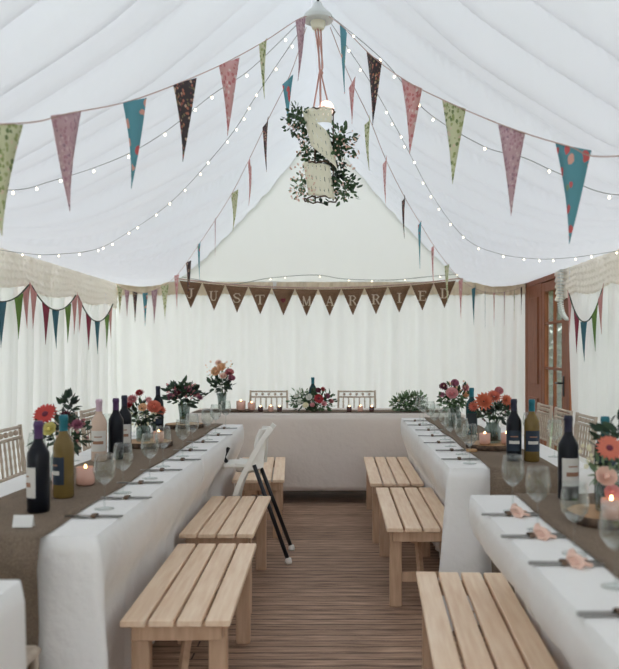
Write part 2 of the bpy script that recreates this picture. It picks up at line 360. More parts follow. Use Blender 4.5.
# lace valances along the eaves
def valance(name, a, bb, z1, z0, material, label, scallop=1.15, ph0=0., rows=5, inset=.05, sc_depth=.05):
    A = Vector((a[0], a[1], 0)); B = Vector((bb[0], bb[1], 0)); Lh = (B-A).length; d = (B-A)/Lh; n = Vector((-d.y, d.x, 0))
    nu = int(Lh/.012); nz = rows*5; v = []; f = []
    for i in range(nu+1):
        u = Lh*i/nu; sc1 = abs(math.sin(PI*(u-ph0)/scallop))
        zb = z0-sc_depth*sc1+.008*abs(math.sin(u*60))
        for k in range(nz+1):
            t = k/nz; z = z1+(zb-z1)*t
            row = (t*rows) % 1
            off = inset+.012*math.sin(u*75+2*noise.noise(Vector((u*4, z*3, 1))))*(.3+row)+.009*row+.02*noise.noise(Vector((u*3, z*6, 2)))
            p = A+d*u+n*off; v.append((p.x, p.y, z))
    for i in range(nu):
        for k in range(nz): q = i*(nz+1)+k; f.append((q, q+1, q+nz+2, q+nz+1))
    o = MB().add(v, f, True).build(name, material); return tag(o, label, 'valance')
valance('valance', (XL, 9.2), (XL, 2.0), 2.1, 1.83, M['lace'], 'ruffled lace valance running along the top of the left wall', 1.15, 8.8-7.64+.4)
valance('valance', (XR, 2.0), (XR, 7.9), 2.1, 1.84, M['lace'], 'ruffled lace valance along the top of the right wall, up to the wooden door', .95, .5)
valance('valance', (XR-.02, YB), (XL+.02, YB), 2.11, 1.97, M['lace_back'], 'shallow cream lace valance across the back wall above the hessian garland', .5, 0, 2, .04, .02)

# ---------------------------------------------------------------- tables and cloths
def table(x0, x1, y0, y1, label):
    t = thing('trestle_table', label, 'table', ((x0+x1)/2, (y0+y1)/2, 0)); w_, l_ = x1-x0-.03, y1-y0-.03
    MB().box((0, 0, .7375), (w_, l_, .03), bev=.004).build('tabletop', M['tabletop'], t)
    for sx in (-1, 1):
        for sy in (-1, 1): MB().tube([(sx*(w_/2-.19), sy*(l_/2-.16), 0), (sx*(w_/2-.19), sy*(l_/2-.16), .724)], .014, 8).build('leg', M['leg'], t)
    return t
def tablecloth(x0, x1, y0, y1, label, material, hem=.06, inset=(0, 0, 0, 0), seed=1, flare=.09, amp=.023, fullflare=(1, 1, 1, 1)):
    """inset: how far the drop is pushed in on the -x, +x, -y, +y sides. fullflare: corners (x0,y0),(x1,y0),(x1,y1),(x0,y1)"""
    zt = .76; D = zt-hem; cx, cy = (x0+x1)/2, (y0+y1)/2; w_, l_ = x1-x0, y1-y0
    cr = .02; per = []; st = .022
    def side(p, q, n, ins):
        Ls = (Vector(q)-Vector(p)).length; k = max(2, int(Ls/st))
        for i in range(k): t = i/k; per.append((p[0]+(q[0]-p[0])*t, p[1]+(q[1]-p[1])*t, n[0], n[1], ins, min(t, 1-t)*Ls, 0))
    def corner(c, a0, i0, i1, ff):
        for i in range(7):
            a = a0+PI/2*i/6; per.append((c[0]+cr*math.cos(a), c[1]+cr*math.sin(a), math.cos(a), math.sin(a), (i0*(1-i/6)+i1*i/6), 0, ff))
    a_, b_, c_, d_ = x0+cr, x1-cr, y0+cr, y1-cr
    side((a_, y0), (b_, y0), (0, -1), inset[2]); corner((b_, c_), -PI/2, inset[2], inset[1], fullflare[1])
    side((x1, c_), (x1, d_), (1, 0), inset[1]); corner((b_, d_), 0, inset[1], inset[3], fullflare[2])
    side((b_, y1), (a_, y1), (0, 1), inset[3]); corner((a_, d_), PI/2, inset[3], inset[0], fullflare[3])
    side((x0, d_), (x0, c_), (-1, 0), inset[0]); corner((a_, c_), PI, inset[0], inset[2], fullflare[0])
    n = len(per); nd = 16; v = []; f = []
    cxs = ((x0, y0, fullflare[0]), (x1, y0, fullflare[1]), (x1, y1, fullflare[2]), (x0, y1, fullflare[3]))
    for k in range(nd+1):
        t = k/nd; ease = min(1, max(0, (t-.12)*2.7)); ease = ease*ease*(3-2*ease)
        for i, (x, y, nx, ny, ins, e, ff) in enumerate(per):
            cfl = 0
            for (qx, qy, fq) in cxs:
                dd = math.hypot(x-qx, y-qy); cfl += fq*max(0, 1-dd/.17)**1.6
            fo = noise.noise(Vector((x*3.2, y*3.2, seed)))*1.4
            wv = math.sin((x*1.0+y*1.0)*24+fo*3)*.5+math.sin((x+y)*9+seed)*.5+fo*.6
            shx = (inset[0]*max(0, 1-(x-x0)/.3)-inset[1]*max(0, 1-(x1-x)/.3))*ease*max(0, 1-1.2*cfl)
            off = flare*cfl*t+amp*wv*min(1, t*1.6)*(1-.6*min(1, cfl))
            rr = .008; dz = min(D*t, 1e9)
            px_, py_ = x+nx*(off-(rr if k == 0 else 0)), y+ny*(off-(rr if k == 0 else 0))
            if cfl > .01 and k:   # corners swing out along the diagonal
                px_ = x+(nx*.55+(1 if x > cx else -1)*.45)*off; py_ = y+(ny*.55+(1 if y > cy else -1)*.45)*off
            px_ += shx
            z = zt-dz-(.004 if k else 0)-(0.03*cfl*t)
            v.append((px_, py_, z))
    for k in range(nd):
        for i in range(n): j = (i+1) % n; f.append((k*n+i, (k+1)*n+i, (k+1)*n+j, k*n+j))
    b = MB(); b.add(v, f, True)
    b.add([(p[0]-p[2]*.008, p[1]-p[3]*.008, zt) for p in per], [tuple(range(n))], False)
    o = b.build('tablecloth', material, solid=.0025); return tag(o, label, 'tablecloth')
def runner(x0, x1, y0, y1, label, drop_near=0., drop_far=0., seed=1, hx=0., across=False, zt=.7645):
    pts = []
    if drop_near: pts += [(y0-.052-.01*math.sin(k), zt-drop_near*(1-k/8)) for k in range(8)]
    pts += [(y0-(.04 if drop_near else .0)+(y1-y0+(.04 if drop_near else .0))*k/40, zt) for k in range(41)]
    if drop_far: pts += [(y1+.028, zt-drop_far*k/8) for k in range(1, 9)]
    v = []; f = []; nx = 8
    for (y, z) in pts:
        for i in range(nx+1):
            t = i/nx; wx = .006*math.sin(y*7+seed+z*4) if i in (0, nx) else 0
            rip = .008*math.sin(t*9+z*6) if z < zt-.02 else .0015*math.sin(t*20+y*9)+.0015
            x = x0+(x1-x0)*t+wx
            v.append((x, y-(rip if z < zt-.02 else 0), z+(rip if z >= zt-.02 else 0)))
    for i in range(len(pts)-1):
        for k in range(nx): q = i*(nx+1)+k; f.append((q, q+1, q+nx+2, q+nx+1))
    b = MB(); b.add(v, f, True); o = b.build('table_runner', M['runner'], solid=.002); return tag(o, label, 'table runner')

# left tables (two), right tables (two + the near one), head table, near-left table
LX0, LX1, RX0, RX1 = -1.39, -.70, .51, 1.20
table(LX0, LX1, 2.36, 4.14, 'trestle table under the nearer white cloth of the left row')
table(LX0, LX1, 4.16, 5.94, 'trestle table under the farther white cloth of the left row')
tablecloth(LX0, LX1, 2.335, 4.145, 'white tablecloth on the left row, its near end facing the camera with a hessian overhang', M['cloth'], .06, (0, .10, 0, 0), 1, fullflare=(1, .9, 0, 0))
tablecloth(LX0, LX1, 4.155, 5.96, 'white tablecloth on the left row, farther one reaching towards the head table', M['cloth'], .06, (0, .125, 0, 0), 2, fullflare=(0, 0, .3, .6))
runner(-1.23, -.86, 2.335, 5.96, 'taupe hessian runner down the left row of tables, hanging over its near end', .66, 0, 1)
table(RX0, RX1, 3.72, 5.11, 'trestle table under the nearer cloth of the far right row')
table(RX0, RX1, 5.13, 6.52, 'trestle table under the farthest cloth of the right row')
tablecloth(RX0, RX1, 3.70, 5.115, 'white tablecloth on the middle right table, folds hanging beside the middle right bench', M['cloth'], .06, (.12, 0, 0, 0), 3, fullflare=(1.1, .8, 0, 0))
tablecloth(RX0, RX1, 5.125, 6.54, 'white tablecloth on the farthest right table, next to the head table', M['cloth'], .06, (.09, 0, 0, 0), 4, fullflare=(0, 0, .5, .3))
runner(.70, 1.02, 3.70, 6.54, 'taupe hessian runner on the far right tables, hanging over the end towards the camera', .6, 0, 2)
NRX0, NRX1 = .49, 1.19
table(NRX0, NRX1, 1.14, 2.99, 'trestle table under the cloth at the lower right of the photo')
tablecloth(NRX0, NRX1, 1.12, 3.02, 'white tablecloth on the nearest right table, lower right corner of the photo', M['cloth'], .06, (.17, 0, 0, 0), 5, fullflare=(.3, .5, .5, 0))
runner(.66, 1.02, 1.12, 3.02, 'taupe hessian runner on the nearest right table, under the wood slice with the coral gerbera', .1, 0, 3)
table(-1.42, -.73, .3, 1.88, 'trestle table under the cloth just showing at the lower left')
tablecloth(-1.42, -.74, .3, 1.90, 'white tablecloth corner at the lower left edge of the photo', M['cloth'], .06, (0, 0, 0, 0), 6, fullflare=(.6, .6, .2, .2))
HX0, HX1 = -1.32, 1.10
table(HX0, HX1, 6.88, 7.66, 'long head table standing across the end of the aisle')
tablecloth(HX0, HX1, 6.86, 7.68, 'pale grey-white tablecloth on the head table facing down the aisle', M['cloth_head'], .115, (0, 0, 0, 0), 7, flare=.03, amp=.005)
rr = runner(HX0+.03, HX1-.03, 7.06, 7.4, 'brown hessian runner laid lengthways across the head table', 0, 0, 4)

# ---------------------------------------------------------------- benches
def bench(label, x0, y0, length, rz=0, width=.36):
    t = thing('slatted_bench', label, 'bench', (x0+width/2, y0+length/2, 0), rz, 'slatted wooden benches along the aisle')
    zt = .42; sw = (width-3*.012)/4
    for i in range(4):
        x = -width/2+sw/2+i*(sw+.012)
        MB().box((x, 0, zt-.011), (sw, length, .022), bev=.003).build('slat', M['bench'], t)
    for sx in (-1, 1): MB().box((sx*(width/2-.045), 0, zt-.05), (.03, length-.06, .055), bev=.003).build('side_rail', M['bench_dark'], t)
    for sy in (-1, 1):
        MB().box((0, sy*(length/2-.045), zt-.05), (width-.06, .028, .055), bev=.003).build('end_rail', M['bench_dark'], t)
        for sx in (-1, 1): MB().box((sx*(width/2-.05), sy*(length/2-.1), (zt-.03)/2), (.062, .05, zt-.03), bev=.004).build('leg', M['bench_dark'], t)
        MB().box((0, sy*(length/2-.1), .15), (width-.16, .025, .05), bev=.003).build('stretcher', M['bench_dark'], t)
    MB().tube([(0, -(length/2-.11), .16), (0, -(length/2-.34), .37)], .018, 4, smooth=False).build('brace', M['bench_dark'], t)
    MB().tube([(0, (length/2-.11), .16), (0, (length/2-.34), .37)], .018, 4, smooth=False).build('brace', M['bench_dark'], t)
    return t
bench('slatted wooden bench at the front left, closest to the camera on the left', -.725, 2.62, 1.06, .02)
bench('slatted wooden bench in the middle left, between the front left bench and the highchair', -.77, 3.87, 1.02)
bench('slatted wooden bench at the far left, behind the white highchair', -.765, 5.5, 1.2, .06)
bench('slatted wooden bench at the lower right, cut off by the bottom of the photo', .285, 1.95, 1.25, -.045, .345)
bench('slatted wooden bench in the middle right, its front leg showing on the floor', .245, 4.0, 1.2)
bench('slatted wooden bench at the far right, right in front of the head table', .216, 5.36, 1.36)

# ---------------------------------------------------------------- chiavari chairs
def chiavari(label, loc, rz, group):
    t = thing('chiavari_chair', label, 'chair', loc, rz, group)   # faces +y, back at y=0
    w_ = .20; hb = .89; d_ = .34
    def turned(p, q, r=.011):
        p, q = Vector(p), Vector(q); pts = []; rs = []
        for k in range(13):
            a = k/12; pts.append(p.lerp(q, a)); rs.append(r*(1.35 if k in (3, 6, 9) else 1))
        return pts, rs
    for sx in (-1, 1):
        pts, rs = turned((sx*(w_-.01), .02, 0), (sx*w_, .03, .45)); p2, r2 = turned((sx*w_, .03, .46), (sx*(w_-.005), -.01, hb))
        MB().tube(pts+p2, rs+r2, 8).build('leg', M['chair'], t)
        pts, rs = turned((sx*(w_+.005), d_, 0), (sx*(w_-.01), d_-.02, .45)); MB().tube(pts, rs, 8).build('leg', M['chair'], t)
    MB().box((0, .18, .455), (.40, .35, .03), bev=.01).build('seat', M['chair'], t)
    for z in (hb-.012, hb-.07, .62): MB().tube([(-w_, .03-(z-.45)*.09, z), (w_, .03-(z-.45)*.09, z)], .009, 8).build('rail', M['chair'], t)
    for i in range(6):
        x = -w_+.4*(i+1)/7; pts, rs = turned((x, .015, .62), (x, -.006, hb-.07), .0065); MB().tube(pts, rs, 6).build('spindle', M['chair'], t)
    for i in range(5):
        x = -w_+.4*(i+1)/6; MB().ball((x, -.008, hb-.041), .016, 6).build('bead', M['chair'], t)
    for sx in (-1, 1):
        for z in (.16, .27): MB().tube([(sx*w_, .025, z), (sx*w_, d_-.01, z)], .007, 6).build('stretcher', M['chair'], t)
    for y in (.022, d_-.01): MB().tube([(-w_, y, .2), (w_, y, .2)], .007, 6).build('stretcher', M['chair'], t)
    return t
bpy.context.view_layer.update()
c0 = chiavari('limed chiavari chair behind the head table, left of the white and red flowers', (-.74, 8.55, 0), PI, 'chairs behind the head table')
dup(c0, 'limed chiavari chair behind the head table, right of the white and red flowers', (.20, 8.55, 0), PI, 'chairs behind the head table')
g = 'chairs on the wall side of the left tables'
for lab, y in (('limed chiavari chair at the left edge, wall side of the left tables', 4.33), ('limed chiavari chair on the wall side of the left tables, behind the red gerbera vase', 5.3), ('limed chiavari chair behind the pale rose and purple topped bottles on the left', 5.8)):
    dup(c0, lab, (-1.79, y, 0), -PI/2, g)
dup(c0, 'limed chiavari chair at the near end of the left table row, beside the hessian overhang', (-1.04, 1.92, 0), 0, 'chairs on the wall side of the left tables')
g = 'chairs on the wall side of the right tables'
for lab, y in (('limed chiavari chair nearest the camera on the wall side of the right tables', 5.25), ('limed chiavari chair in the middle of the wall side row at the right tables', 5.78), ('limed chiavari chair farthest along the wall side of the right tables, near the wooden door', 6.3)):
    dup(c0, lab, (1.62, y, 0), PI/2, g)

# ---------------------------------------------------------------- highchair
hc = thing('highchair', 'white highchair with black rear legs pulled up to the left tables', 'highchair', (-.6, 5.08, 0))
def hp(x, y, z): return (x+.6, y, z)
for sy in (-.13, .13):
    pts = spline([hp(-.685, sy*1.1, .0), hp(-.67, sy*1.1, .2), hp(-.63, sy, .43), hp(-.545, sy, .62), hp(-.47, sy, .75), hp(-.415, sy, .83)], 6)
    v = []; f = []
    for i, p in enumerate(pts):
        q = pts[min(i+1, len(pts)-1)]-pts[max(i-1, 0)]; q.normalize(); n_ = Vector((q.z, 0, -q.x)); wd = .016
        for a, e in ((-1, -.007), (1, -.007), (1, .007), (-1, .007)): v.append(p+n_*a*wd+Vector((0, e*2, 0)))
    for i in range(len(pts)-1):
        for k in range(4): f.append((i*4+k, i*4+(k+1) % 4, (i+1)*4+(k+1) % 4, (i+1)*4+k))
    f += [(0, 1, 2, 3), tuple(len(v)-4+k for k in range(4))]
    MB().add(v, f).build('side_frame', M['white_plastic'], hc)
    lg = MB().tube([hp(-.52, sy*.95, .60), hp(-.31, sy*1.25, .03)], .013, 8).build('leg', M['black'], hc); lg['label'] = 'black rear leg'
    MB().lathe([(0, 0), (.02, 0), (.022, .01), (.017, .035), (0, .04)], 10, c=hp(-.305, sy*1.25, 0)).build('foot', M['white_plastic'], lg)
# shell
v = []; f = []; prof_s = spline([(-.64, 0, .55), (-.60, 0, .545), (-.53, 0, .545), (-.49, 0, .57), (-.465, 0, .66), (-.45, 0, .76), (-.425, 0, .82)], 5); nu = 10
for p in prof_s:
    for k in range(nu+1):
        a = -1+2*k/nu; dish = .06*(abs(a)**3)
        tt = 1 if p.z > .6 else 0
        v.append(hp(p.x-dish*tt, a*.118, p.z+dish*(1-tt)))
for i in range(len(prof_s)-1):
    for k in range(nu): q = i*(nu+1)+k; f.append((q, q+1, q+nu+2, q+nu+1))
MB().add(v, f, True).build('seat_shell', M['white_plastic'], hc, solid=.012)
for sy in (-.12, .12):
    MB().add([hp(-.412, sy, .83), hp(-.45, sy, .77), hp(-.462, sy, .585), hp(-.58, sy, .555), hp(-.56, sy, .60), hp(-.50, sy, .70), hp(-.45, sy, .78)], [(0, 1, 2, 6), (2, 3, 4, 5), (2, 5, 6)]).build('side_guard', M['white_plastic'], hc, solid=.008)
MB().box(hp(-.64, 0, .592), (.15, .24, .022), bev=.006).build('tray', M['white_plastic'], hc)
st = MB().tube([hp(-.70, -.05, .61), hp(-.715, -.07, .64), hp(-.70, -.07, .67), hp(-.685, -.08, .70)], .012, 6).build('harness_strap', M['strap'], hc); st['label'] = 'black harness strap'
MB().box(hp(-.5, 0, .36), (.02, .27, .02)).build('crossbar', M['black'], hc)

# ---------------------------------------------------------------- bunting
def flag(parent, p, tang, wd, ln, twist, m, curl=0.2, name='flag'):
    t = Vector((tang.x, tang.y, tang.z*.9)).normalized(); flat = Vector((tang.x, tang.y, 0)).normalized()
    R = Matrix.Rotation(twist, 3, 'Z'); t = R @ t; n_ = (R @ flat).cross(Vector((0, 0, 1)))
    v = []; f = []; nr = 8
    for i in range(nr+1):
        a = i/nr; hw = wd/2*(1-a)**1.08
        for k in (-1, 0, 1):
            q = Vector(p)+t*hw*k*(1-.15*a)-Vector((0, 0, ln*a))+n_*(curl*wd*.35*((k*k)*.6*(1-a)+math.sin(a*2.6)*.3))
            v.append(q)
    for i in range(nr):
        for k in range(2): q = i*3+k; f.append((q, q+1, q+4, q+3))
    return MB().add(v, f, True).build(name, m, parent, solid=.002)
def bunting(label, pts, flags, wd=.19, ln=.35, r_=.0023, group='floral bunting strings'):
    """pts: world points of the string; flags: (x along, material key, twist, wscale, lscale)"""
    path = spline(pts, 10); o = thing('bunting', label, 'bunting', tuple(path[0]), 0, group); o0 = path[0]
    MB().tube([p-o0 for p in path], r_, 5).build('string', M['string'], o)
    for (px, mk, tw, ws, ls) in flags:
        best = min(range(1, len(path)-1), key=lambda i: abs(CX+F*path[i].x/path[i].y-px))
        p = path[best]; q = path[best+1]
        tp = CX+F*p.x/p.y; tq = CX+F*q.x/q.y
        if abs(tq-tp) > .01: p = p.lerp(q, max(-1, min(1, (px-tp)/(tq-tp))))
        flag(o, p-o0, path[best+1]-path[best-1], wd*ws, ln*ls, tw, M[mk], rnd.uniform(-.7, .7))
    return o
HUB = Vector((-.115, 4.6, 3.21))
bunting('large floral bunting swooping from the lamp fixture to the near left',
        [HUB+Vector((-.06, -.05, 0)), P(297, 20, 4.35), P(265, 41, 4.1), P(227, 62, 3.8), P(182, 82, 3.5), P(130, 101, 3.2), P(71, 113, 2.85), P(3, 124, 2.5), Vector((-1.5, 1.9, 1.86)), Vector((-2.5, 1.0, 2.02))],
        [(297, 'f_mauve', .1, .9, .95), (265, 'f_green', .3, .8, .85), (227, 'f_red', 0, 1, 1), (182, 'f_dark', 0, .95, 1), (130, 'f_teal', .1, 1, 1), (71, 'f_mauve', 0, 1, 1), (3, 'f_green', 0, 1, 1)])
bunting('large floral bunting swooping from the lamp fixture to the near right',
        [HUB+Vector((.06, -.05, 0)), P(343, 27, 4.35), P(372, 56, 4.05), P(408, 82, 3.75), P(452, 104, 3.5), P(510, 128, 3.2), P(568, 146, 2.86), P(619, 156, 2.55), Vector((1.35, 1.9, 1.86)), Vector((2.1, 1.2, 2.02))],
        [(345, 'f_teal', -.2, 1, 1), (372, 'f_dark', 0, 1, 1), (409, 'f_red', 0, 1, .95), (452, 'f_green', 0, .9, 1), (511, 'f_mauve', 0, .95, 1), (568, 'f_teal', .1, 1.1, 1)])
bunting('floral bunting from the lamp fixture down to the left end of the back wall',
        [HUB+Vector((-.07, .06, -.02)), P(290, 75, 5.0), P(267, 122, 5.6), P(247, 164, 6.1), P(231, 195, 6.6), P(214, 222, 7.1), P(200, 243, 7.6), P(187, 262, 8.2), P(177, 275, 8.7), P(165, 285, 9.05), P(154, 290, 9.12), P(145, 293, 9.14), P(135, 292, 9.14), P(126, 290, 9.14), P(118, 286, 9.14)],
        [(288, 'f_teal', .3, .7, .75), (267, 'f_dark', 0, .85, 1), (248, 'f_red', -.35, .8, .95), (232, 'f_green', .1, .9, .9), (215, 'f_mauve', -.2, .75, .9), (200, 'f_teal', 0, .65, 1), (187, 'f_dark', .2, .7, 1.1), (177, 'f_red', .4, .45, 1.05), (165, 'f_green', .7, .5, 1.1), (154, 'f_mauve', 1.0, .45, 1.1), (145, 'f_teal', 1.0, .4, 1.1), (135, 'f_dark', 1.1, .45, 1.0), (127, 'f_mauve', 1.0, .4, .9), (119.5, 'f_green', .9, .45, .9)])
bunting('floral bunting from the lamp fixture down to the right end of the back wall',
        [HUB+Vector((.07, .06, -.02)), P(350, 78, 5.0), P(370, 120, 5.5), P(386, 160, 6.0), P(405, 198, 6.5), P(420, 223, 7.0), P(434, 246, 7.5), P(448, 265, 8.1), P(461, 280, 8.7), P(474, 288, 9.05), P(485, 292, 9.12), P(495, 293, 9.12), P(505, 292, 9.12), P(514, 290, 9.13), P(524, 286, 9.13)],
        [(352, 'f_red', .6, .7, .75), (370, 'f_green', .5, .75, 1), (386, 'f_red', .5, .7, .95), (405, 'f_dark', .45, .65, .95), (420, 'f_teal', .5, .6, 1.15), (434, 'f_red', .5, .5, 1.1), (448, 'f_green', .7, .5, 1.1), (461, 'f_red', .9, .4, 1.2), (474, 'teal_solid', 1.1, .4, 1.2), (485, 'teal_solid', 1.2, .35, 1.2), (494, 'f_red', 1.2, .35, 1.1), (504, 'f_mauve', 1.2, .35, 1.1), (514, 'f_green', 1.2, .35, 1.0), (521, 'f_dark', 1.1, .35, .9)])
# solid coloured swags on the side walls
def swag(label, x, ya, yb, za, zb, dip, cols, group):
    pts = []; n = 8
    for i in range(n+1):
        t = i/n; pts.append(Vector((x, ya+(yb-ya)*t, za+(zb-za)*t-dip*4*t*(1-t))))
    path = spline(pts, 4); o = thing('bunting', label, 'bunting', tuple(path[0]), 0, group); o0 = path[0]
    MB().tube([p-o0 for p in path], .006, 5).build('string', M['leaf_dark'], o)
    for (t, mk) in cols:
        i = min(len(path)-2, max(1, int(t*(len(path)-1)))); flag(o, path[i]-o0, path[i+1]-path[i-1], .18, .34, 0, M[mk], rnd.uniform(-.3, .3))
SW = 'plain coloured bunting along the side walls'
cs = [(.06, 'pink_solid'), (.3, 'crimson_solid'), (.55, 'teal_solid'), (.8, 'green_solid'), (.96, 'pink_solid')]
swag('plain coloured bunting swag at the far end of the left wall', -2.49, 7.66, 8.85, 1.84, 1.83, .22, cs, SW)
swag('plain coloured bunting swag in the middle of the left wall', -2.49, 6.5, 7.6, 1.84, 1.84, .17, cs, SW)
swag('plain coloured bunting swag running off the left edge of the photo', -2.49, 5.3, 6.44, 1.84, 1.84, .17, [(.3, 'crimson_solid'), (.55, 'teal_solid'), (.84, 'green_solid'), (.98, 'pink_solid')], SW)
swag('plain coloured bunting swag on the right wall, beside the wooden door', 2.09, 7.24, 6.32, 1.83, 1.80, .26, [(.0, 'pink_solid'), (.26, 'crimson_solid'), (.5, 'teal_solid'), (.82, 'green_solid'), (.98, 'pink_solid')], SW)

# hessian garland with letters
GA = {'J': [((.3,1),(.9,1),.05),((.62,1),(.62,.2),.16),((.62,.2),(.45,0),.12),((.45,0),(.15,.1),.1),((.15,.1),(.1,.3),.1)],
 'U': [((0,1),(.4,1),.05),((.2,1),(.2,.3),.17),((.2,.3),(.35,.02),.14),((.35,.02),(.65,.02),.08),((.65,.02),(.8,.3),.07),((.8,.3),(.8,1),.07),((.62,1),(1,1),.05)],
 'S': [((.9,.75),(.75,.97),.08),((.75,.97),(.35,.97),.08),((.35,.97),(.15,.78),.1),((.15,.78),(.3,.57),.14),((.3,.57),(.7,.43),.16),((.7,.43),(.87,.22),.14),((.87,.22),(.65,.02),.09),((.65,.02),(.25,.02),.08),((.25,.02),(.1,.28),.08)],
 'T': [((0,.97),(1,.97),.07),((0,.97),(0,.78),.05),((1,.97),(1,.78),.05),((.5,.97),(.5,0),.17),((.3,0),(.7,0),.05)],
 'M': [((0,0),(.25,0),.05),((.12,0),(.12,1),.07),((.12,1),(.5,.05),.15),((.5,.05),(.88,1),.06),((.88,1),(.88,0),.16),((.72,0),(1.05,0),.05)],
 'A': [((0,0),(.3,0),.05),((.14,0),(.5,1),.07),((.5,1),(.86,0),.16),((.7,0),(1.05,0),.05),((.27,.35),(.72,.35),.06)],
 'R': [((0,0),(.4,0),.05),((.2,0),(.2,1),.17),((0,1),(.6,1),.06),((.6,1),(.82,.78),.12),((.82,.78),(.6,.52),.12),((.6,.52),(.2,.52),.06),((.5,.52),(.85,0),.15),((.8,0),(1,0),.05)],
 'I': [((.25,0),(.75,0),.05),((.5,0),(.5,1),.18),((.25,1),(.75,1),.05)],
 'E': [((0,0),(.9,0),.06),((.22,0),(.22,1),.17),((0,1),(.88,1),.06),((.22,.52),(.65,.52),.06),((.9,0),(.9,.22),.05),((.88,1),(.88,.8),.05)],
 'D': [((0,0),(.55,0),.06),((.22,0),(.22,1),.17),((0,1),(.55,1),.06),((.55,1),(.85,.75),.12),((.85,.75),(.88,.3),.16),((.88,.3),(.55,0),.12)],
 '*': [((.5,.15),(.1,.6),.12),((.1,.6),(.25,.85),.12),((.25,.85),(.5,.65),.12),((.5,.65),(.75,.85),.12),((.75,.85),(.9,.6),.12),((.9,.6),(.5,.15),.12)]}
gar = thing('hessian_garland', 'brown hessian pennant garland lettered JUST MARRIED across the back wall', 'garland', (0, 8.92, 0))
def gz(px):
    t = (px-180)/(455-180); return 291.5-9*(2*t-1)**2
def GP(px, py): q = P(px, py, 8.92); return Vector((q.x, 0, q.z))
MB().tube([GP(px, gz(px)-3.5) for px in range(176, 462, 6)]+[GP(463, 279)], .008, 6).build('string', M['string'], gar)
for i, ch in enumerate('JUST*MARRIED'):
    px = 190.5+23.2*i+(0 if i < 11 else -1); z = gz(px); slope = (gz(px+6)-gz(px-6))/12*-1
    a, b_, c_ = GP(px-11.2, gz(px-11.2)-2), GP(px+11.2, gz(px+11.2)-2), GP(px, z+24)
    v = []; f = []
    for k in range(7):
        t = k/6
        for j in range(4):
            q = a.lerp(b_, j/3).lerp(c_, t); v.append((q.x, .012*math.sin(j+i)+.02*math.sin(t*2), q.z))
    for k in range(6):
        for j in range(3): q = k*4+j; f.append((q, q+1, q+5, q+4))
    fl = MB().add(v, f, True).build('pennant', M['hessian_flag'], gar, solid=.004)
    lw = 8.4 if ch != 'I' else 7.6; lh = 9.2; mb = MB(); c0_ = GP(px, z+9.6); sx = lw*8.92/F; sz = lh*8.92/F
    s_ = .55 if ch == '*' else 1
    for (p, q, w2) in GA[ch]:
        A = Vector((c0_.x+(p[0]-.5)*sx*s_, -.012, c0_.z+(p[1]-.5)*sz*s_)); B = Vector((c0_.x+(q[0]-.5)*sx*s_, -.012, c0_.z+(q[1]-.5)*sz*s_))
        d = (B-A).normalized(); n_ = Vector((-d.z, 0, d.x))*max(w2, .07)*sx*.55; A = A-d*.003; B = B+d*.003
        v = [A+n_, B+n_, B-n_, A-n_]; v += [x+Vector((0, .008, 0)) for x in v]
        mb.add(v, [(0,1,2,3), (7,6,5,4), (0,4,5,1), (1,5,6,2), (2,6,7,3), (3,7,4,0)])
    lt = mb.build('letter' if ch != '*' else 'heart', M['letter' if ch != '*' else 'crimson_solid'], fl)

# ---------------------------------------------------------------- fairy lights
def fairy(label, pts, spacing=.17, r=.0022, rb=.006, start=.2):
    path = spline(pts, 12); o = thing('fairy_lights', label, 'string lights', tuple(path[0]), 0, 'fairy light strings'); o0 = path[0]
    MB().tube([p-o0 for p in path], r, 4).build('wire', M['wire'], o)
    d = 0; nxt = start; me = None; nb = 0
    for i in range(1, len(path)):
        d += (path[i]-path[i-1]).length
        if d > nxt and nb < 90:
            nxt += spacing*rnd.uniform(.6, 1.4); nb += 1
            off = Vector((rnd.uniform(-.01, .01), 0, -.014))
            if me is None: ob = MB().ball((0, 0, 0), rb, 6, (1, 1, 1.3)).build('bulb', M['bulb'], o); me = ob.data
            else: ob = bpy.data.objects.new('bulb', me); col.objects.link(ob); ob.parent = o
            ob.location = path[i]-o0+off
fairy('fairy lights sagging from the lamp fixture to the top of the left wall', [HUB+Vector((-.04, 0, .03)), P(258, 93, 5.0), P(227, 140, 5.4), P(171, 202, 5.9), P(119, 238, 6.2), P(93, 250, 5.75), P(60, 254, 5.9), P(31, 254, 5.9), Vector((-2.5, 5.4, 2.03)), Vector((-2.5, 4.2, 2.03))])
fairy('fairy lights crossing behind the large left bunting towards the left edge of the photo', [HUB+Vector((-.05, -.03, .03)), P(253, 67, 4.4), P(212, 95, 4.2), P(165, 132, 4.1), P(119, 158, 4.0), P(52, 181, 3.8), P(0, 190, 3.6), Vector((-2.0, 3.2, 2.0)), Vector((-2.48, 2.8, 2.03))])
fairy('fairy lights crossing behind the large right bunting towards the right edge of the photo', [HUB+Vector((.05, -.03, .03)), P(385, 62, 4.4), P(425, 110, 4.2), P(483, 146, 4.1), P(522, 157, 4.0), P(558, 173, 3.9), P(619, 195, 3.6), Vector((1.7, 3.2, 1.98)), Vector((2.08, 2.9, 2.03))])
fairy('fairy lights sagging from the lamp fixture down to the top of the right wall', [HUB+Vector((.05, .03, .03)), P(372, 85, 5.0), P(400, 135, 5.5), P(432, 195, 6.0), P(465, 238, 6.2), P(500, 254, 6.1), P(540, 259, 6.2), P(566, 258, 6.15), P(585, 256, 5.9), Vector((2.1, 5.6, 2.03))])
fairy('thin pale fairy light wire looping along the top of the back wall', [P(182, 277, 9.2), P(230, 284, 9.2), P(270, 278, 9.2), P(315, 275, 9.2), P(345, 279, 9.2), P(390, 280, 9.2), P(425, 277, 9.2), P(458, 274, 9.2)], .3, .004, .005)

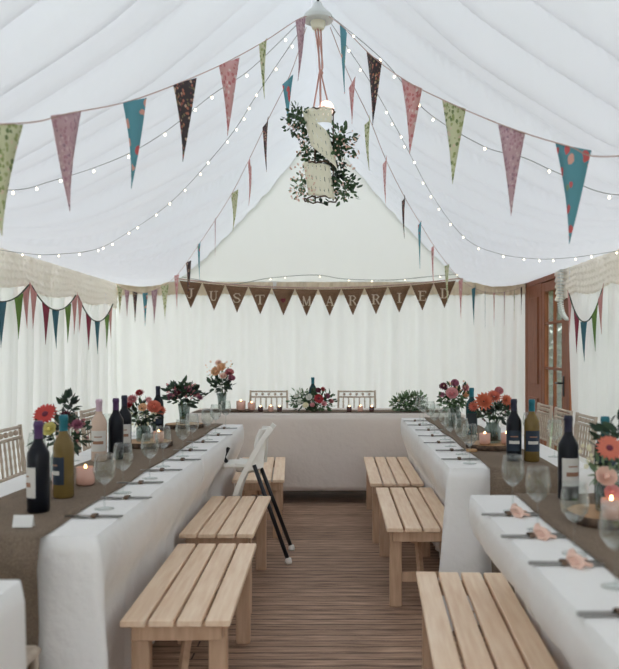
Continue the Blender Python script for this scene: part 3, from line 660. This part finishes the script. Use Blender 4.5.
# ribbed cord loop hanging by the door
o = thing('ribbed_cord', 'short white ribbed cord hanging from the valance end beside the wooden door', 'cord', (2.10, 7.55, 2.06))
cp = spline([(0, 0, .02), (0, 0, -.15), (.0, 0, -.3), (.02, 0, -.40), (.07, 0, -.455), (.09, .0, -.43)], 6)
MB().tube(cp[:26], .012, 6).build('core', M['white_plastic'], o)
for i in range(0, 26, 1): MB().lathe([(.012, -.006), (.03, -.006), (.03, .004), (.012, .004)], 10, c=tuple(cp[i])).build('rib', M['lampwhite'], o)

# ---------------------------------------------------------------- lamp fixture and hanging floral column
fx = thing('hanging_lamp', 'white domed lamp fixture hanging from the tent ridge', 'lamp', tuple(HUB))
MB().lathe([(0, .10), (.02, .098), (.03, .075), (.055, .05), (.078, .028), (.084, .012), (.078, .002), (.05, -.01), (.045, -.012)], 28).build('dome', M['lampwhite'], fx)
MB().lathe([(.086, .008), (.09, 0), (.084, -.008), (.06, -.014), (.05, -.008)], 28).build('rim', M['lampwhite'], fx)
MB().lathe([(.042, -.01), (.044, -.02), (.036, -.024), (.042, -.032), (.034, -.038), (.038, -.046), (.03, -.056), (0, -.058)], 20).build('socket', M['ribbon'], fx)
MB().tube([(0, 0, .09), (0, 0, prof(.085)-HUB.z+.02)], .008, 6).build('cord', M['black'], fx)
hz = P(321, 110, 4.6)
hang = thing('hanging_flower_column', 'hanging column of perforated cream ribbon and eucalyptus on pink cords', 'hanging decoration', (hz.x, 4.6, 2.17))
for (a, r1) in ((0, .05), (1.6, .03), (3.1, .045), (4.6, .03)):
    pts = [(HUB.x-hz.x+.016*math.cos(a), .016*math.sin(a), HUB.z-2.17-.05), (.012*math.cos(a+1), .012*math.sin(a+1), .78), (-.004+.008*math.cos(a), .008*math.sin(a), .72), (r1*math.cos(a), r1*math.sin(a), .52)]
    MB().tube(spline(pts, 6), .0048, 6).build('cord', M['pinkcord'], hang)
MB().ball((0, 0, .735), .014, 6).build('knot', M['pinkcord'], hang)
gl = MB().ball((.03, 0, .53), .045, 14).build('globe', M['globe'], hang)
for z, r_ in ((.51, .08), (.20, .10), (.005, .095)):
    MB().tube([(r_*math.cos(2*PI*k/24), r_*math.sin(2*PI*k/24), z+.006*math.sin(k*2.1)) for k in range(25)], .0045, 6).build('twig_ring', M['bark'], hang)
for a in (0, 2.1, 4.2): MB().tube([(.07*math.cos(a), .07*math.sin(a), .0), (.07*math.cos(a), .07*math.sin(a), .51)], .004, 5).build('upright', M['bark'], hang)
def ribbon(z0, z1, a0, a1, r0, wd, lean):
    v = []; f = []; nu, nv = 60, 15
    for i in range(nu+1):
        t = i/nu; a = a0+(a1-a0)*t; zc = z0+(z1-z0)*t
        for k in range(nv+1):
            s = k/nv-.5; v.append(((r0+.006*math.sin(t*9))*math.cos(a)+lean*s, (r0+.006*math.sin(t*9))*math.sin(a), zc+s*wd))
    for i in range(nu):
        for k in range(nv):
            slit = (k % 5 in (2, 3)) and ((i+(k//5)*4) % 8 == 0) and 0 < k < nv-1
            if not slit: q = i*(nv+1)+k; f.append((q, q+1, q+nv+2, q+nv+1))
    return MB().add(v, f, True).build('ribbon', M['ribbon'], hang, solid=.002)
ribbon(.47, .47, PI*1.0, PI*1.75, .085, .085, 0)
ribbon(.42, .26, PI*1.12, PI*1.78, .09, .20, -.05)
ribbon(.12, .09, PI*1.1, PI*1.75, .09, .19, -.03)
for i, (c, rd, n, sz, mk) in enumerate((((-.13, 0, .46), (.09, .09, .09), 150, .035, 'leaf'), ((.10, .0, .32), (.10, .1, .12), 230, .034, 'leaf'), ((.13, -.02, .07), (.1, .08, .08), 120, .034, 'leaf'), ((-.09, .02, .09), (.09, .09, .09), 90, .03, 'leaf_pale'), ((-.08, .03, .3), (.07, .08, .12), 90, .03, 'leaf'), ((.0, .05, .22), (.08, .04, .24), 160, .035, 'leaf_dark'), ((.08, 0, .16), (.08, .07, .07), 110, .032, 'leaf_dark'))):
    b = MB(); leaves(b, c, rd, n, sz, 20+i, .2, 0, wide=.6); b.build('foliage', M[mk], hang)
b = MB(); r2 = random.Random(5)
for c, rd, n in (((.15, -.04, .28), (.07, .06, .1), 60), ((-.1, -.02, .09), (.08, .08, .09), 70), ((-.09, -.02, .28), (.05, .06, .1), 30), ((.1, -.04, .05), (.06, .05, .05), 20), ((-.14, -.02, .4), (.05, .05, .05), 12)):
    for _ in range(n): b.ball((c[0]+r2.uniform(-1, 1)*rd[0], c[1]+r2.uniform(-1, 1)*rd[1], c[2]+r2.uniform(-1, 1)*rd[2]), r2.uniform(.004, .007), 5)
o = b.build('berry_flowers', M['fl_blush'], hang); o['kind'] = 'stuff'

# ---------------------------------------------------------------- table things
ZT = .7685   # top of runner
ZC = .7625   # top of cloth
def bottle(label, x, y, kind, foil, lab=None, lab_ang=-PI/2, h=.30, group='wine bottles on the tables', z=ZT):
    t = thing('wine_bottle', label, 'bottle', (x, y, z), 0, group); k = h/.30
    pr = [(0, .004), (.034, 0), (.037, .006), (.037, .18), (.0355, .197), (.026, .216), (.0165, .232), (.0142, .25), (.0138, .28), (.0155, .283), (.0155, .292), (.0135, .30), (0, .30)]
    MB().lathe([(r, q*k) for r, q in pr], 24).build('bottle_body', M[kind], t)
    MB().lathe([(.0148, .232*k), (.0152, .245*k), (.0150, .28*k), (.0165, .283*k), (.0165, .293*k), (.014, .3015*k), (0, .3015*k)], 20).build('foil', M[foil], t)
    if lab:
        lb = MB().lathe([(.0376, .05*k), (.0376, .15*k)], 16, a0=lab_ang-1.15, a1=lab_ang+1.15).build('label', M[lab], t)
        MB().lathe([(.0379, .085*k), (.0379, .10*k)], 12, a0=lab_ang-.7, a1=lab_ang+.7).build('label_print', M['label_print' if lab == 'label_white' else 'label_white'], lb)
        MB().lathe([(.0379, .118*k), (.0379, .123*k)], 12, a0=lab_ang-.5, a1=lab_ang+.5).build('label_print', M['label_print'], lb)
    return t
bottle('dark wine bottle with purple foil and white label, nearest bottle on the left tables', -1.0, 2.67, 'wine_dark', 'foil_purple', 'label_white', -PI*.83)
bottle('olive glass wine bottle with teal foil behind the purple topped bottle on the left', -1.005, 2.93, 'wine_green', 'foil_teal', 'label_dark', -PI*.75)
bottle('pale rose bottle with pink foil on the left tables', -1.165, 3.9, 'wine_rose', 'foil_pink', 'label_white', -PI*.45)
bottle('dark wine bottle with purple foil just right of the pale rose bottle', -1.105, 3.98, 'wine_dark', 'foil_purple')
bottle('dark wine bottle with white label between the rose bottle and the pink flowers', -1.135, 4.25, 'wine_dark', 'foil_dark', 'label_white', -PI*.45)
bottle('dark wine bottle standing alone between the pink flowers and the mauve flowers', -1.215, 5.4, 'wine_dark', 'foil_dark', 'label_dark')
bottle('slim dark bottle with pale label at the back of the head table, behind the flowers', -.235, 7.46, 'wine_teal', 'foil_teal', 'label_white', -PI/2, .30, z=ZC)
bottle('dark wine bottle, dark label, on the middle right table beside the teal foil bottle', .862, 3.92, 'wine_dark', 'foil_dark', 'label_dark', -PI*.55)
bottle('amber white wine bottle with teal foil on the middle right table', .945, 3.9, 'wine_green', 'foil_teal', 'label_dark')
bottle('dark wine bottle with white label on the nearest right table', .835, 2.9, 'wine_dark', 'foil_dark', 'label_white', -PI*.42)
bottle('dark teal bottle with teal foil on the nearest right table, left of the coral gerbera', .955, 2.86, 'wine_teal', 'foil_teal', 'label_dark')
bottle('dark bottle with teal foil half hidden behind the orange dahlias', .86, 5.15, 'wine_teal', 'foil_teal')

def wineglass(label, x, y, z=ZC, group=None, s=1.0):
    t = thing('wine_glass', label, 'wine glass', (x, y, z), rnd.uniform(0, 6), group)
    MB().lathe([(0, .0), (.033*s, .0), (.033*s, .002), (.012*s, .006), (0, .008)], 24).build('foot', M['glass'], t)
    MB().lathe([(.0038, .005), (.003, .05), (.0036, .085)], 10).build('stem', M['glass'], t)
    MB().lathe([(.0036, .083), (.018, .092), (.033, .112), (.038, .135), (.035, .165), (.031, .19), (.0300, .19), (.0342, .165), (.0372, .135), (.032, .113), (.017, .094), (0, .089)], 24).build('bowl', M['glass'], t)
    return t
g0 = None
def row(n0, pts, where, group, first):
    global g0
    for i, (x, y) in enumerate(pts):
        lab = 'wine glass %s to the camera %s' % (ORD[i], where)
        if g0 is None: g0 = wineglass(lab, x, y, group=group)
        else: dup(g0, lab, (x, y, ZC), rnd.uniform(0, 6), group)
row(0, [(-.80, 2.74), (-.82, 3.05), (-.80, 3.4), (-.82, 3.75), (-.80, 4.12), (-.82, 4.5), (-.80, 4.9), (-.81, 5.3), (-.80, 5.7)], 'on the aisle side of the left tables', 'wine glasses on the aisle side of the left tables', 0)
row(0, [(-1.30, 3.45), (-1.31, 3.95), (-1.3, 4.5), (-1.3, 5.1), (-1.3, 5.7)], 'on the wall side of the left tables', 'wine glasses on the wall side of the left tables', 0)
row(0, [(.635, 3.86), (.65, 4.2), (.64, 4.55), (.655, 4.9), (.64, 5.3), (.65, 5.65), (.64, 6.0), (.645, 6.3)], 'on the aisle side of the far right tables', 'wine glasses on the aisle side of the far right tables', 0)
row(0, [(1.11, 4.1), (1.1, 4.6), (1.11, 5.1), (1.1, 5.7)], 'on the wall side of the far right tables', 'wine glasses on the wall side of the far right tables', 0)
row(0, [(.635, 1.83), (.63, 2.13), (.605, 2.42), (.59, 2.70)], 'on the aisle side of the lower right table', 'wine glasses on the aisle side of the nearest right table', 0)

def cutlery(label, x, y, rz, group, z=ZC, bow=False):
    t = thing('cutlery_set', label, 'cutlery', (x, y, z), rz, group)   # lies along x
    b = MB(); b.box((-.05, .006, .004), (.10, .016, .003), bev=.001); b.box((.045, .006, .0045), (.09, .012, .005), bev=.0015); b.build('knife', M['silver'], t)
    b = MB(); b.box((.03, -.013, .004), (.11, .007, .003), bev=.001); b.box((-.035, -.013, .005), (.03, .02, .003), bev=.001)
    for k in range(4): b.box((-.07, -.0205+k*.005, .006), (.045, .0024, .002))
    b.build('fork', M['silver'], t)
    MB().lathe([(.011, -.008), (.0125, 0), (.011, .008)], 10, M=Matrix.Translation((.0, -.003, .006)) @ Matrix.Rotation(PI/2, 4, 'Y') @ Matrix.Diagonal((.65, 1.7, 1, 1))).build('twine_tie', M['twine'], t)
    if bow:
        b = MB()
        for sg in (-1, 1):
            b.tube([(-.012+.012*math.cos(2*PI*k/12)-.012, sg*(.022-.022*math.cos(2*PI*k/12)), .016+.014*math.sin(2*PI*k/12)) for k in range(13)], .0065, 6)
            b.tube([(-.012, 0, .014), (-.035, sg*.02, .012), (-.065, sg*.028, .006)], [.007, .007, .005], 6)
        o = b.build('ribbon_bow', M['fl_blush'], t); o['label'] = 'blush ribbon bow'
    return t
q0 = None
def crow(pts, where, group, bow=False):
    global q0
    if bow: q0 = None
    for i, (x, y, rz) in enumerate(pts):
        lab = 'tied knife and fork %s to the camera %s' % (ORD[i], where)
        if q0 is None: q0 = cutlery(lab, x, y, rz, group, bow=bow)
        else: dup(q0, lab, (x, y, ZC), rz, group)
crow([(-.79+.02*math.sin(i*2), y, rnd.uniform(-.08, .08)) for i, y in enumerate((2.6, 2.93, 3.27, 3.62, 3.97, 4.35, 4.75, 5.15, 5.6))], 'on the left tables', 'cutlery sets on the left tables')
crow([(.605+.015*math.sin(i*2), y, rnd.uniform(-.08, .08)+PI) for i, y in enumerate((3.99, 4.35, 4.72, 5.1, 5.48, 5.85, 6.2))], 'on the far right tables', 'cutlery sets on the far right tables')
crow([(.575, 1.63, PI+.02), (.57, 2.02, PI-.04), (.56, 2.32, PI+.05), (.56, 2.63, PI)], 'on the lower right table', 'cutlery sets on the nearest right table', True)

# wood slices
def slice_(label, x, y, r, h=.028):
    t = thing('wood_slice', label, 'wood slice', (x, y, ZT), 0, 'wood slices under the flowers')
    n = 40; rad = [r*(1+.04*math.sin(3*2*PI*k/n+x*9)+.02*math.sin(7*2*PI*k/n)) for k in range(n)]
    v = [(rad[k]*math.cos(2*PI*k/n), rad[k]*math.sin(2*PI*k/n), z) for z in (0, h) for k in range(n)]
    MB().add(v, [tuple(range(n, 2*n)), tuple(reversed(range(n)))]).build('cut_face', M['slice'], t)
    v = [(rad[k]*q*math.cos(2*PI*k/n), rad[k]*q*math.sin(2*PI*k/n), z) for z, q in ((0, .99), (.005, 1.025), (h-.005, 1.025), (h+.001, .985)) for k in range(n)]
    MB().add(v, [(j*n+k, j*n+(k+1) % n, (j+1)*n+(k+1) % n, (j+1)*n+k) for j in range(3) for k in range(n)], True).build('bark', M['bark'], t)
    return h
slice_('round wood slice under the coral gerbera on the nearest right table', .86, 2.52, .135)
slice_('round wood slice under the orange dahlias on the middle right table', .85, 4.42, .14)
slice_('round wood slice under the pink flowers on the left tables', -1.08, 4.52, .14)
slice_('round wood slice under the mauve flowers at the far end of the left tables', -1.08, 5.62, .13)

def flower(parent, c, kind, colr, size, face=Vector((0, -1, .6)), seed=0):
    r = random.Random(seed); face = face.normalized(); Q = face.to_track_quat('Z', 'Y').to_matrix().to_4x4(); T = Matrix.Translation(c) @ Q
    b = MB()
    def petal(a, l0, l1, wd, tilt, cup):
        ca, sa = math.cos(a), math.sin(a); d = Vector((ca, sa, 0)); s = Vector((-sa, ca, 0)); v = []
        for k in range(5):
            t = k/4; rr = l0+(l1-l0)*t; z = rr*math.tan(tilt)*.8+cup*t*t; ww = wd*math.sin(PI*(.18+.74*t))*.5
            p = d*rr+Vector((0, 0, z)); v += [p-s*ww+Vector((0, 0, ww*.25)), p, p+s*ww+Vector((0, 0, ww*.25))]
        b.add(v, [(i*3+k, i*3+k+1, i*3+k+4, i*3+k+3) for i in range(4) for k in range(2)], True, T)
    if kind == 'gerbera':
        for lay in range(2):
            for k in range(18): petal(2*PI*(k+.5*lay)/18+r.uniform(-.05, .05), size*.15, size*(1-.1*lay), size*.27, .06+.15*lay, 0)
        o = b.build('flower', M['fl_'+colr], parent)
        MB().ball((0, 0, size*.06), size*.26, 8, (1, 1, .5), T).build('flower_centre', M['fl_plum'], o)
    elif kind == 'rose':
        for lay in range(5):
            n = 4+lay; rr = size*(.22+.19*lay)
            for k in range(n): petal(2*PI*k/n+lay*.7, rr*.25, rr, rr*1.35, 1.25-.24*lay, size*.15)
        b.ball((0, 0, size*.25), size*.3, 8, (1, 1, 1.2), T)
        o = b.build('flower', M['fl_'+colr], parent)
    elif kind == 'dahlia':
        for lay in range(5):
            n = 14-lay
            for k in range(n): petal(2*PI*k/n+lay*.23, size*.1, size*(1-.17*lay), size*.26, .12+.26*lay, size*.04)
        o = b.build('flower', M['fl_'+colr], parent)
    return o
def filler(parent, c, rad, n, size, colr, seed):
    b = MB(); r = random.Random(seed)
    for _ in range(n):
        p = [c[i]+r.uniform(-1, 1)*rad[i] for i in range(3)]; s = size*r.uniform(.6, 1.2)
        for k in range(5): a = 2*PI*k/5; b.ball((p[0]+s*.7*math.cos(a), p[1]-s*.2, p[2]+s*.7*math.sin(a)), s*.5, 5)
    o = b.build('filler_flowers', M['fl_'+colr], parent); o['kind'] = 'stuff'
def bouquet(name, label, x, y, z, vase, spread, blooms, greens, fillers=(), seed=1):
    """vase: (height, radius, kind)."""
    t = thing(name, label, 'flowers', (x, y, z), 0, 'flower arrangements'); h, r_, vk = vase
    if h:
        if vk == 'jar': pr = [(0, .002), (r_*.95, 0), (r_, .008), (r_, h*.72), (r_*.78, h*.84), (r_*.8, h), (r_*.76, h), (r_*.74, h*.84), (r_*.96, h*.7), (r_*.94, .01), (0, .008)]
        elif vk == 'tall': pr = [(0, .002), (r_*.7, 0), (r_*.8, h*.5), (r_, h), (r_*.95, h), (r_*.74, h*.5), (r_*.6, .01), (0, .01)]
        else: pr = [(0, .002), (r_*.8, 0), (r_, h*.3), (r_*.95, h*.8), (r_*.8, h), (r_*.75, h*.9), (0, h*.85)]
        MB().lathe(pr, 24).build('vase', M['jar'] if vk != 'pot' else M['holder'], t)
        if vk != 'pot': MB().lathe([(0, .012), (r_*.7, .012), (r_*.74, h*.55), (0, h*.55)], 20).build('water', M['jar'], t)
    st = MB(); rg = random.Random(seed)
    for (bx, by, bz, *_r) in blooms: st.tube(spline([(rg.uniform(-.3, .3)*r_, rg.uniform(-.3, .3)*r_, .015 if h else 0.0), (bx*.3, by*.3, max(h, .02)), (bx, by, bz-.01)], 4), .0025, 5)
    st.build('stems', M['stem'], t)
    for i, (bx, by, bz, kind, colr, size) in enumerate(blooms): flower(t, Vector((bx, by, bz)), kind, colr, size, Vector((bx*2.5, -.8+by, .3+rg.uniform(0, .5))), seed*31+i)
    for i, (c, rd, n, sz, mk) in enumerate(greens): b = MB(); leaves(b, c, rd, n, sz, seed*7+i, .3, zmin=.003); b.build('foliage', M[mk], t)
    for i, (c, rd, n, sz, cl) in enumerate(fillers): filler(t, c, rd, n, sz, cl, seed*13+i)
    return t
# left near: red gerbera
bouquet('vase_of_flowers', 'vase with red gerbera, cream rose and dark foliage, nearest flowers on the left', -1.115, 3.22, ZT, (.15, .04, 'jar'), 0,
  [(-.045, -.05, .285, 'gerbera', 'red', .05), (-.02, -.07, .225, 'rose', 'yellow', .03), (.075, -.03, .24, 'dahlia', 'mauve', .028), (.01, .03, .27, 'dahlia', 'plum', .03), (.02, -.05, .19, 'rose', 'blush', .02)],
  [((0, 0, .21), (.10, .07, .08), 90, .05, 'leaf_dark'), ((.025, 0, .31), (.03, .03, .06), 34, .045, 'leaf_dark')], [((.06, -.02, .21), (.05, .04, .05), 12, .006, 'dustpink')], 1)
bouquet('vase_of_flowers', 'jar of pink and coral flowers on a wood slice, middle of the left tables', -1.1, 4.52, ZT+.029, (.10, .04, 'jar'), 0,
  [(-.055, -.02, .235, 'dahlia', 'dustpink', .035), (-.02, .0, .27, 'dahlia', 'crimson', .028), (-.075, -.02, .20, 'rose', 'crimson', .024), (.07, -.04, .19, 'rose', 'coral', .04), (.01, -.05, .19, 'rose', 'peach', .026), (.10, 0, .17, 'dahlia', 'coral', .03), (.03, 0, .23, 'dahlia', 'pink', .022)],
  [((.0, 0, .15), (.10, .07, .07), 110, .045, 'leaf_dark')], [((0, -.03, .13), (.08, .05, .04), 22, .006, 'cream')], 2)
bouquet('vase_of_flowers', 'tall vase of mauve flowers with dark leaves at the far end of the left tables', -1.08, 5.62, ZT+.029, (.14, .045, 'tall'), 0,
  [(-.09, -.02, .19, 'dahlia', 'mauve', .035), (-.04, -.03, .22, 'dahlia', 'plum', .03), (.03, -.03, .24, 'rose', 'mauve', .03), (.08, -.01, .21, 'dahlia', 'dustpink', .03), (-.06, 0, .25, 'rose', 'pink', .026), (.11, 0, .18, 'dahlia', 'mauve', .026)],
  [((.0, 0, .2), (.14, .09, .07), 130, .06, 'leaf_dark'), ((0, 0, .24), (.12, .08, .05), 40, .05, 'leaf')], [((0, -.03, .23), (.12, .06, .05), 24, .007, 'pink')], 3)
bouquet('vase_of_flowers', 'tall vase of peach and mauve flowers at the left end of the head table', -1.045, 7.2, ZT+.012, (.15, .045, 'tall'), 0,
  [(-.05, -.02, .34, 'rose', 'peach', .045), (.0, -.03, .38, 'rose', 'peach', .04), (-.03, 0, .42, 'dahlia', 'blush', .035), (.07, -.02, .33, 'rose', 'dustpink', .042), (.09, -.02, .28, 'rose', 'mauve', .034), (.02, -.05, .30, 'rose', 'blush', .034)],
  [((-.01, 0, .22), (.11, .07, .07), 110, .06, 'leaf_dark'), ((0, 0, .33), (.13, .06, .1), 30, .04, 'leaf_pale')], [((-.02, -.02, .38), (.12, .05, .07), 22, .007, 'peach')], 4)
bouquet('table_flower_arrangement', 'low white and red flower arrangement in the centre of the head table', -.215, 7.15, ZT, (0, .02, ''), 0,
  [(-.12, -.07, .09, 'rose', 'white', .03), (-.07, -.09, .06, 'rose', 'cream', .028), (-.15, -.03, .14, 'rose', 'white', .026), (-.04, -.08, .13, 'rose', 'white', .03), (.045, -.09, .12, 'gerbera', 'crimson', .045), (.09, -.08, .07, 'rose', 'pink', .028), (.12, -.04, .14, 'dahlia', 'mauve', .03), (.04, -.08, .19, 'rose', 'plum', .026), (.15, -.03, .09, 'rose', 'dustpink', .026), (-.01, -.1, .06, 'rose', 'pink', .024), (.08, -.02, .2, 'dahlia', 'crimson', .024)],
  [((0, 0, .09), (.22, .09, .09), 240, .05, 'leaf'), ((-.12, 0, .12), (.1, .08, .09), 70, .04, 'leaf_pale')], [((-.1, -.06, .12), (.1, .05, .08), 20, .007, 'white')], 5)
bouquet('table_greenery', 'low mound of green eucalyptus foliage on the right of the head table', .64, 7.15, ZT, (0, .02, ''), 0,
  [(-.1, -.06, .1, 'rose', 'cream', .012)], [((0, 0, .08), (.17, .09, .09), 260, .05, 'leaf_pale'), ((0, 0, .07), (.16, .09, .08), 160, .05, 'leaf')], (), 6)
bouquet('vase_of_flowers', 'tall jar of mauve and pink roses on the farthest right table', .82, 5.62, ZT, (.15, .045, 'jar'), 0,
  [(-.03, -.07, .24, 'rose', 'pink', .045), (-.08, -.02, .29, 'dahlia', 'plum', .035), (.0, 0, .31, 'rose', 'mauve', .03), (.07, -.03, .28, 'dahlia', 'dustpink', .032), (.07, -.02, .23, 'rose', 'peach', .026), (-.09, -.02, .23, 'dahlia', 'mauve', .026)],
  [((0, 0, .22), (.12, .07, .09), 110, .05, 'leaf'), ((-.04, 0, .16), (.07, .06, .05), 50, .05, 'leaf_pale')], [((0, -.02, .28), (.1, .05, .05), 18, .007, 'peach')], 7)
bouquet('vase_of_flowers', 'jar of orange dahlias over dark foliage on a wood slice, middle right table', .86, 4.45, ZT+.029, (.11, .045, 'jar'), 0,
  [(-.06, -.06, .23, 'dahlia', 'orange', .055), (.0, -.04, .255, 'dahlia', 'coral', .045), (.07, -.03, .235, 'dahlia', 'orange', .035), (.1, 0, .2, 'dahlia', 'red', .03), (-.11, -.02, .2, 'dahlia', 'coral', .03), (.03, -.02, .285, 'rose', 'dustpink', .025)],
  [((.01, 0, .17), (.09, .07, .06), 140, .045, 'leaf_dark')], [((0, -.03, .16), (.08, .05, .04), 14, .005, 'plum')], 8)
bouquet('vase_of_flowers', 'vase with one coral gerbera and pink roses at the right edge of the photo', .86, 2.54, ZT+.029, (.11, .042, 'jar'), 0,
  [(-.02, -.065, .205, 'gerbera', 'coral', .043), (-.035, -.075, .115, 'rose', 'blush', .034), (-.02, -.085, .07, 'rose', 'pink', .026), (.05, -.05, .15, 'rose', 'mauve', .025)],
  [((.03, .01, .21), (.07, .06, .08), 60, .05, 'leaf_dark'), ((0, -.02, .12), (.06, .05, .06), 40, .04, 'leaf_pale')], [((-.07, -.04, .18), (.03, .03, .04), 12, .006, 'cream')], 9)

# tray on the head table
tr = MB(); tr.box((0, 0, .006), (.44, .2, .012), bev=.003); o = tr.build('serving_board', M['bark'], loc=(-.98, 7.2, ZT)); tag(o, 'dark wooden board under the peach flowers on the head table', 'board')
# votives
def votive(label, x, y, z, kind='holder', s=1., lit=True, group='candle holders'):
    t = thing('candle_holder', label, 'candle holder', (x, y, z), 0, group)
    MB().lathe([(0, .003), (.024*s, 0), (.03*s, .008), (.031*s, .06*s), (.028*s, .06*s), (.026*s, .01), (0, .008)], 20).build('holder', M[kind], t)
    MB().lathe([(0, .01), (.024*s, .01), (.024*s, .045*s), (0, .045*s)], 16).build('candle', M['candle'], t)
    if lit: MB().ball((0, 0, .06*s), .006, 6, (1, 1, 1.9)).build('flame', M['flame'], t)
    return t
votive('lit blush glass votive in front of the coral gerbera', .825, 2.415, ZT+.029)
votive('blush glass votive beside the red gerbera vase, left tables', -1.01, 3.2, ZT, s=1.2)
votive('blush glass votive right behind the olive bottle on the left tables', -1.055, 3.06, ZT, s=1.2)
votive('lit blush votive on the wood slice beside the pink flowers, left tables', -1.0, 4.46, ZT+.029)
votive('lit blush votive on the wood slice in front of the orange dahlias, left one', .80, 4.36, ZT+.029)
votive('lit blush votive on the wood slice in front of the orange dahlias, right one', .92, 4.37, ZT+.029)
votive('taller blush votive on the board beside the peach flowers, head table', -.87, 7.17, ZT+.012, s=1.35)
votive('small blush votive at the right end of the board, head table', -.775, 7.17, ZT+.012, s=1.1)
for lab, x in (('dark votive at the foot of the left head table chair, left one', -.69), ('dark votive in front of the left head table chair, right one', -.52), ('dark votive in front of the right head table chair, left one', .10), ('dark votive in front of the right head table chair, right one', .30)):
    votive(lab, x, 7.12, ZT, 'holder_dark', .75)
for lab, x in (('blush votive between the two dark ones on the left of the head table', -.6), ('blush votive between the two dark ones on the right of the head table', .2)):
    votive(lab, x, 7.14, ZT, 'holder', .8)
# place card, chalkboard number
o = MB().add([(-.03, -.012, 0), (.03, -.012, 0), (.03, 0, .035), (-.03, 0, .035), (.03, .012, 0), (-.03, .012, 0)], [(0, 1, 2, 3), (3, 2, 4, 5)]).build('place_card', M['card'], solid=.001, loc=(-.955, 2.43, ZT+.001)); tag(o, 'small folded white place card at the near end of the left tables', 'card')
cb = thing('table_sign', 'small blank chalkboard sign on a stick in front of the orange dahlias', 'sign', (.715, 4.28, ZT))
MB().box((0, 0, .17), (.05, .008, .065), bev=.002).build('board', M['slate'], cb); MB().tube([(0, .006, .012), (0, .006, .15)], .004, 6).build('stick', M['bark'], cb); MB().lathe([(0, 0), (.03, 0), (.03, .012), (0, .014)], 16).build('base', M['slice'], cb)
